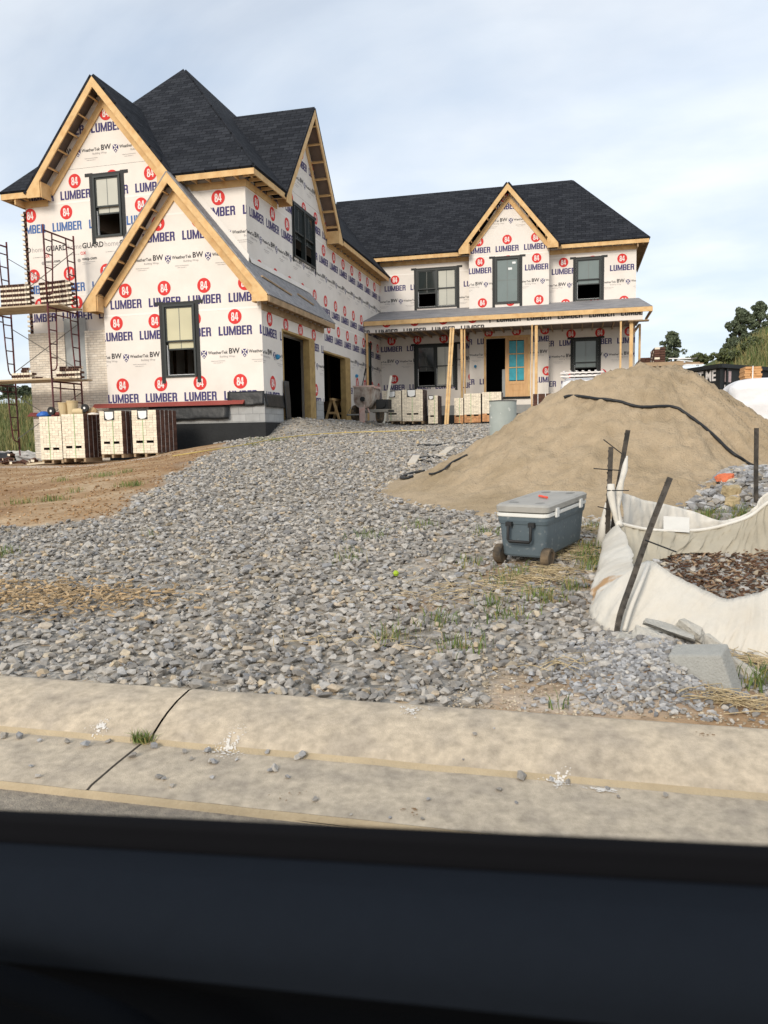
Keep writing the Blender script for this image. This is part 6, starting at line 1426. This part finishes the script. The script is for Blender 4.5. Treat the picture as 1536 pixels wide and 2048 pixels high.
blades('grass_tuft', np.array(B_), .055, .005, [m_g1, m_g1, m_g3], 'green grass tuft growing in the kerb joint', kind=None, cat='grass tuft', seed=3, bend=.9)
# straw round the cool box and by the kerb
S_ = []; 
for (px, py, rx, ry, n) in ((1150, 1110, .16, .28, 260), (1110, 1150, .12, .12, 160), (1060, 1165, .16, .07, 140), (985, 1185, .22, .15, 120), (1180, 1065, .05, .2, 60), (1120, 1345, .10, .07, 30), (1470, 1420, .10, .06, 120), (1520, 1340, .07, .07, 90), (700, 1290, .3, .1, 50), (880, 1200, .25, .2, 60)):
    q = gp(px, py)
    for _ in range(int(n*.7)): x, y = q[0]+r9.normal(0, rx*.8), q[1]+r9.normal(0, ry*.6); S_.append((x, max(2.965, y), gz(x, y)+mound(x, y)+.018+.02*r9.random()))
smb = MB()
for (x, y, z) in S_:
    a = r9.uniform(0, pi); l = r9.uniform(.03, .10); d = np.array([cos(a), sin(a), r9.uniform(-.25, .25)])*l; smb.tube([np.array([x, y, z])-d, np.array([x, y, z+.006]), np.array([x, y, z])+d], .0018, 4, caps=False)
tag(smb.build('straw', M('dry_straw', (.47, .37, .215), .8, .2, 20, island=.3), None), 'dry straw scattered by the cool box and the kerb', 'straw', kind='stuff')
W_ = MB()
for _ in range(900):
    x, y = r9.normal(-3.35, .48), r9.normal(4.25, .21); a = r9.uniform(0, pi); l = r9.uniform(.012, .045); W_.obox((x, y, gz(x, y)+.022+.02*r9.random()), np.array([cos(a), sin(a), r9.uniform(-.3, .3)])*l*.75, np.array([-sin(a), cos(a), r9.uniform(-.4, .4)])*r9.uniform(.003, .008), (0, 0, .003))
tag(W_.build('wood_chips', M('wood_chips', (.40, .285, .16), .9, .15, 20, island=.4)), 'orange brown wood chips scattered on the gravel at the left', 'wood chips', kind='stuff')
# tall field grass left and right
def field(n, xa, xb, ya, yb, cond, h, w, name, label, mats, seed):
    x = r9.uniform(xa, xb, n); y = r9.uniform(ya, yb, n); k = np.array([cond(a, b) for a, b in zip(x, y)]); x, y = x[k], y[k]; return blades(name, np.stack([x, y, ground(x, y)-.02], 1), h, w, mats, label, seed=seed, cat='grass')
field(26000, -34, -16.2, 21, 48, lambda a, b: b > 23+1.2*nz(a*.4, b*.4, 1, 2) and a < -16.4-(b-21)*.0, .75, .035, 'field_grass', 'tall green field grass on the bank left of the house', [m_g4, m_g4, m_g2, m_g3], 5)
field(7000, -26, -16.2, 19.5, 25, lambda a, b: True, .22, .02, 'field_grass', 'short green grass in front of the left bank', [m_g1, m_g1, m_g4], 15)
field(30000, 4, 30, 36, 60, lambda a, b: a > 3.5+(58-b)*.03, .85, .05, 'field_grass', 'tall olive grass on the hill right of the house', [m_g4, m_g3, m_g4, m_g2], 6)
m_leafd = M('tree_leaf_dark', (.11, .135, .085), .7, .25, 2, island=.3); m_leafm = M('tree_leaf_mid', (.13, .155, .085), .7, .25, 2, island=.3); m_leafo = M('bush_leaf_olive', (.10, .115, .035), .7, .25, 2, island=.3); m_bark = M('bark', (.06, .045, .035), .9, .2, 6)
def leaves(name, root, cl, n, leaf, mats, seed):
    r_ = np.random.default_rng(seed); ci = r_.integers(0, len(cl), n); cl = np.array(cl); d = r_.normal(0, 1, (n, 3)); d /= np.linalg.norm(d, axis=1)[:, None]; rad = r_.uniform(.45, 1, n)**.6
    p = cl[ci, :3]+d*rad[:, None]*cl[ci, 3:4]*np.array([1, 1, .85]); a = r_.normal(0, 1, (n, 3)); a /= np.linalg.norm(a, axis=1)[:, None]; b = np.cross(a, r_.normal(0, 1, (n, 3))); b /= np.linalg.norm(b, axis=1)[:, None]; s_ = leaf*r_.uniform(.5, 1.2, n)[:, None]
    off = np.array(ORG[root.name]); V = np.stack([p-a*s_, p+b*s_*.5, p+a*s_, p-b*s_*.5], 1).reshape(-1, 3)-off; F_ = np.arange(n)[:, None]*4+np.array([[0, 1, 2, 3]])
    o = np_mesh(name, V, F_, mats, 4, r_.integers(0, len(mats), n)); o.parent = root; return o
def tree(px, py_base, D, hpx, wpx, label, cat, seed, mats, n, leaf, multi=1, grp=None, name='leafy_tree', tr=.02):
    b = atD(px, py_base, D); top = atD(px, py_base-hpx, D)[2]; Hh = top-b[2]; Wd = wpx/F_PX*D/2
    r_ = random.Random(seed); zb = min(gz(b[0], b[1]), b[2]); root = thing(name, label, cat, (b[0], b[1], zb), grp)
    tm = MB(); tm.tube([(b[0], b[1], zb-.1), (b[0]+.05*Wd, b[1], b[2]+.3*Hh), (b[0], b[1], b[2]+.8*Hh)], [tr*Hh*1.6, tr*Hh, tr*.3*Hh], 7); cl = []
    for k in range(int(60*multi)):
        t = r_.uniform(.12, .97); a = r_.uniform(0, 2*pi); env = (sin(pi*min(1, .15+t*.85))**.7)*(.85+.3*r_.random()); rr_ = Wd*env*r_.uniform(.15, .85)
        c = (b[0]+rr_*cos(a), b[1]+rr_*sin(a), b[2]+t*Hh*.95); cl.append((*c, Wd*r_.uniform(.09, .22)))
        if k % 5 == 0: tm.tube([(b[0], b[1], b[2]+Hh*t*.45), ((b[0]+c[0])/2, (b[1]+c[1])/2, b[2]+Hh*t*.8), c], [tr*.5*Hh, tr*.3*Hh, tr*.1*Hh], 5)
    tm.build('trunk', m_bark, root); leaves('crown', root, cl, n, leaf, mats, seed)
tree(1478, 712, 62, 100, 62, 'left one of two tall dark trees on the right hill', 'tree', 3, [m_leafd, m_leafd, m_leafm], 12000, .13, 1.9, 'trees on the hill')
tree(1516, 712, 64, 112, 66, 'tallest dark tree at the right edge of the hill', 'tree', 4, [m_leafd, m_leafd, m_leafm], 14000, .13, 2.0, 'trees on the hill')
tree(1341, 728, 55, 66, 62, 'small airy tree behind the far brick packs', 'tree', 5, [m_leafd, m_leafm], 3600, .12, 1.4, 'trees on the hill')
for i, (px, pb, D, hp_, wp, lb, ms) in enumerate(((18, 800, 60, 36, 60, 'dark bush at the far left edge of the field', [m_leafd, m_leafm]), (52, 800, 62, 28, 44, 'rounded bush next to the house corner on the left bank', [m_leafd, m_leafm]),
        (1452, 716, 56, 28, 40, 'low dark bush at the foot of the two tall trees', [m_leafd, m_leafm]), (1395, 726, 50, 16, 60, 'low olive bush on the hill just above the dumpster', [m_leafo, m_leafm]), (1450, 722, 50, 20, 70, 'wide olive bush on the hill left of the slope top', [m_leafo, m_leafm]), (1510, 705, 50, 28, 80, 'olive bush at the top right of the hill', [m_leafo, m_leafm]))):
    tree(px, pb, D, hp_, wp, lb, 'bush', 30+i, ms, 3500, .11, .9, 'bushes on the banks', 'bush', .012)

# ------------------------------------------------------------------ the car the photo is taken from: its door below the open window
car = thing('car_door', 'dark grey car door with black window seal in the foreground', 'car door', (-.15, .45, .2))
eL, eR = atY(0, 1632, .425), atY(1536, 1706, .425); exs = np.linspace(-1.15, .75, 40)
def ez(x): return float(eL[2]+(eR[2]-eL[2])*(x-eL[0])/(eR[0]-eL[0]))
def extr(name, prof, mat, x0=-1.9, x1=1.8, n=60, closed=False, smooth=True):
    mb = MB(); m_ = len(prof)
    for i in range(n+1):
        x = x0+(x1-x0)*i/n; mb.add([(x, y, ez(x)+z) for y, z in prof], [], 0)
    for i in range(n):
        for k in range(m_ if closed else m_-1): mb.f.append((i*m_+k, (i+1)*m_+k, (i+1)*m_+(k+1) % m_, i*m_+(k+1) % m_)); mb.m.append(0)
    if closed: mb.f.append(tuple(range(m_-1, -1, -1))); mb.m.append(0); mb.f.append(tuple(n*m_+k for k in range(m_))); mb.m.append(0)
    return mb.build(name, mat, car, smooth=smooth)
def arc(cy, cz, r, a0, a1, n=8): return [(cy+r*cos(radians(a0+(a1-a0)*k/n)), cz+r*sin(radians(a0+(a1-a0)*k/n))) for k in range(n+1)]
extr('window_seal', [(.440, -.06)]+arc(.432, -.006, .006, 0, 180)+[(.425, -.014), (.422, -.020), (.419, -.06)], M('black_rubber', (.003, .003, .004), .8, .05, spec=.1))
m_trim = M('soft_trim_lit', (.0075, .010, .0145), .9, .05, 60, .05, 300, spec=.08); m_trim_shade = M('trim_shaded', (.001, .0015, .0025), .9, .05, 60, .05, 300, spec=.05)  # cabin shade put into the albedo: lit upper trim, near black lower panel
extr('upper_trim', [(.4175, -.06), (.4165, -.014), (.412, -.0125)]+arc(.392, -.044, .031, 78, 190, 12)+[(.363, -.058)], m_trim)
extr('door_panel', [(.3635, -.0585), (.372, -.070), (.388, -.085), (.396, -.11), (.398, -.22), (.390, -.55), (.40, -.70)], m_trim_shade)
extr('door_skin', [(.441, -.06), (.446, -.02), (.455, -.03), (.50, -.10), (.54, -.25), (.56, -.45), (.53, -.70), (.40, -.71)], M('dark_car_paint', (.012, .014, .018), .25, .05, spec=.5))
mb = MB(); mb.tube(spline([tuple(atY(-260, 1900, .33)), tuple(atY(-60, 1948, .32)), tuple(atY(110, 1998, .32)), tuple(atY(260, 2055, .32)), tuple(atY(420, 2160, .33))], 6), .008, 8); mb.build('pull_handle', m_trim_shade, car, smooth=True)
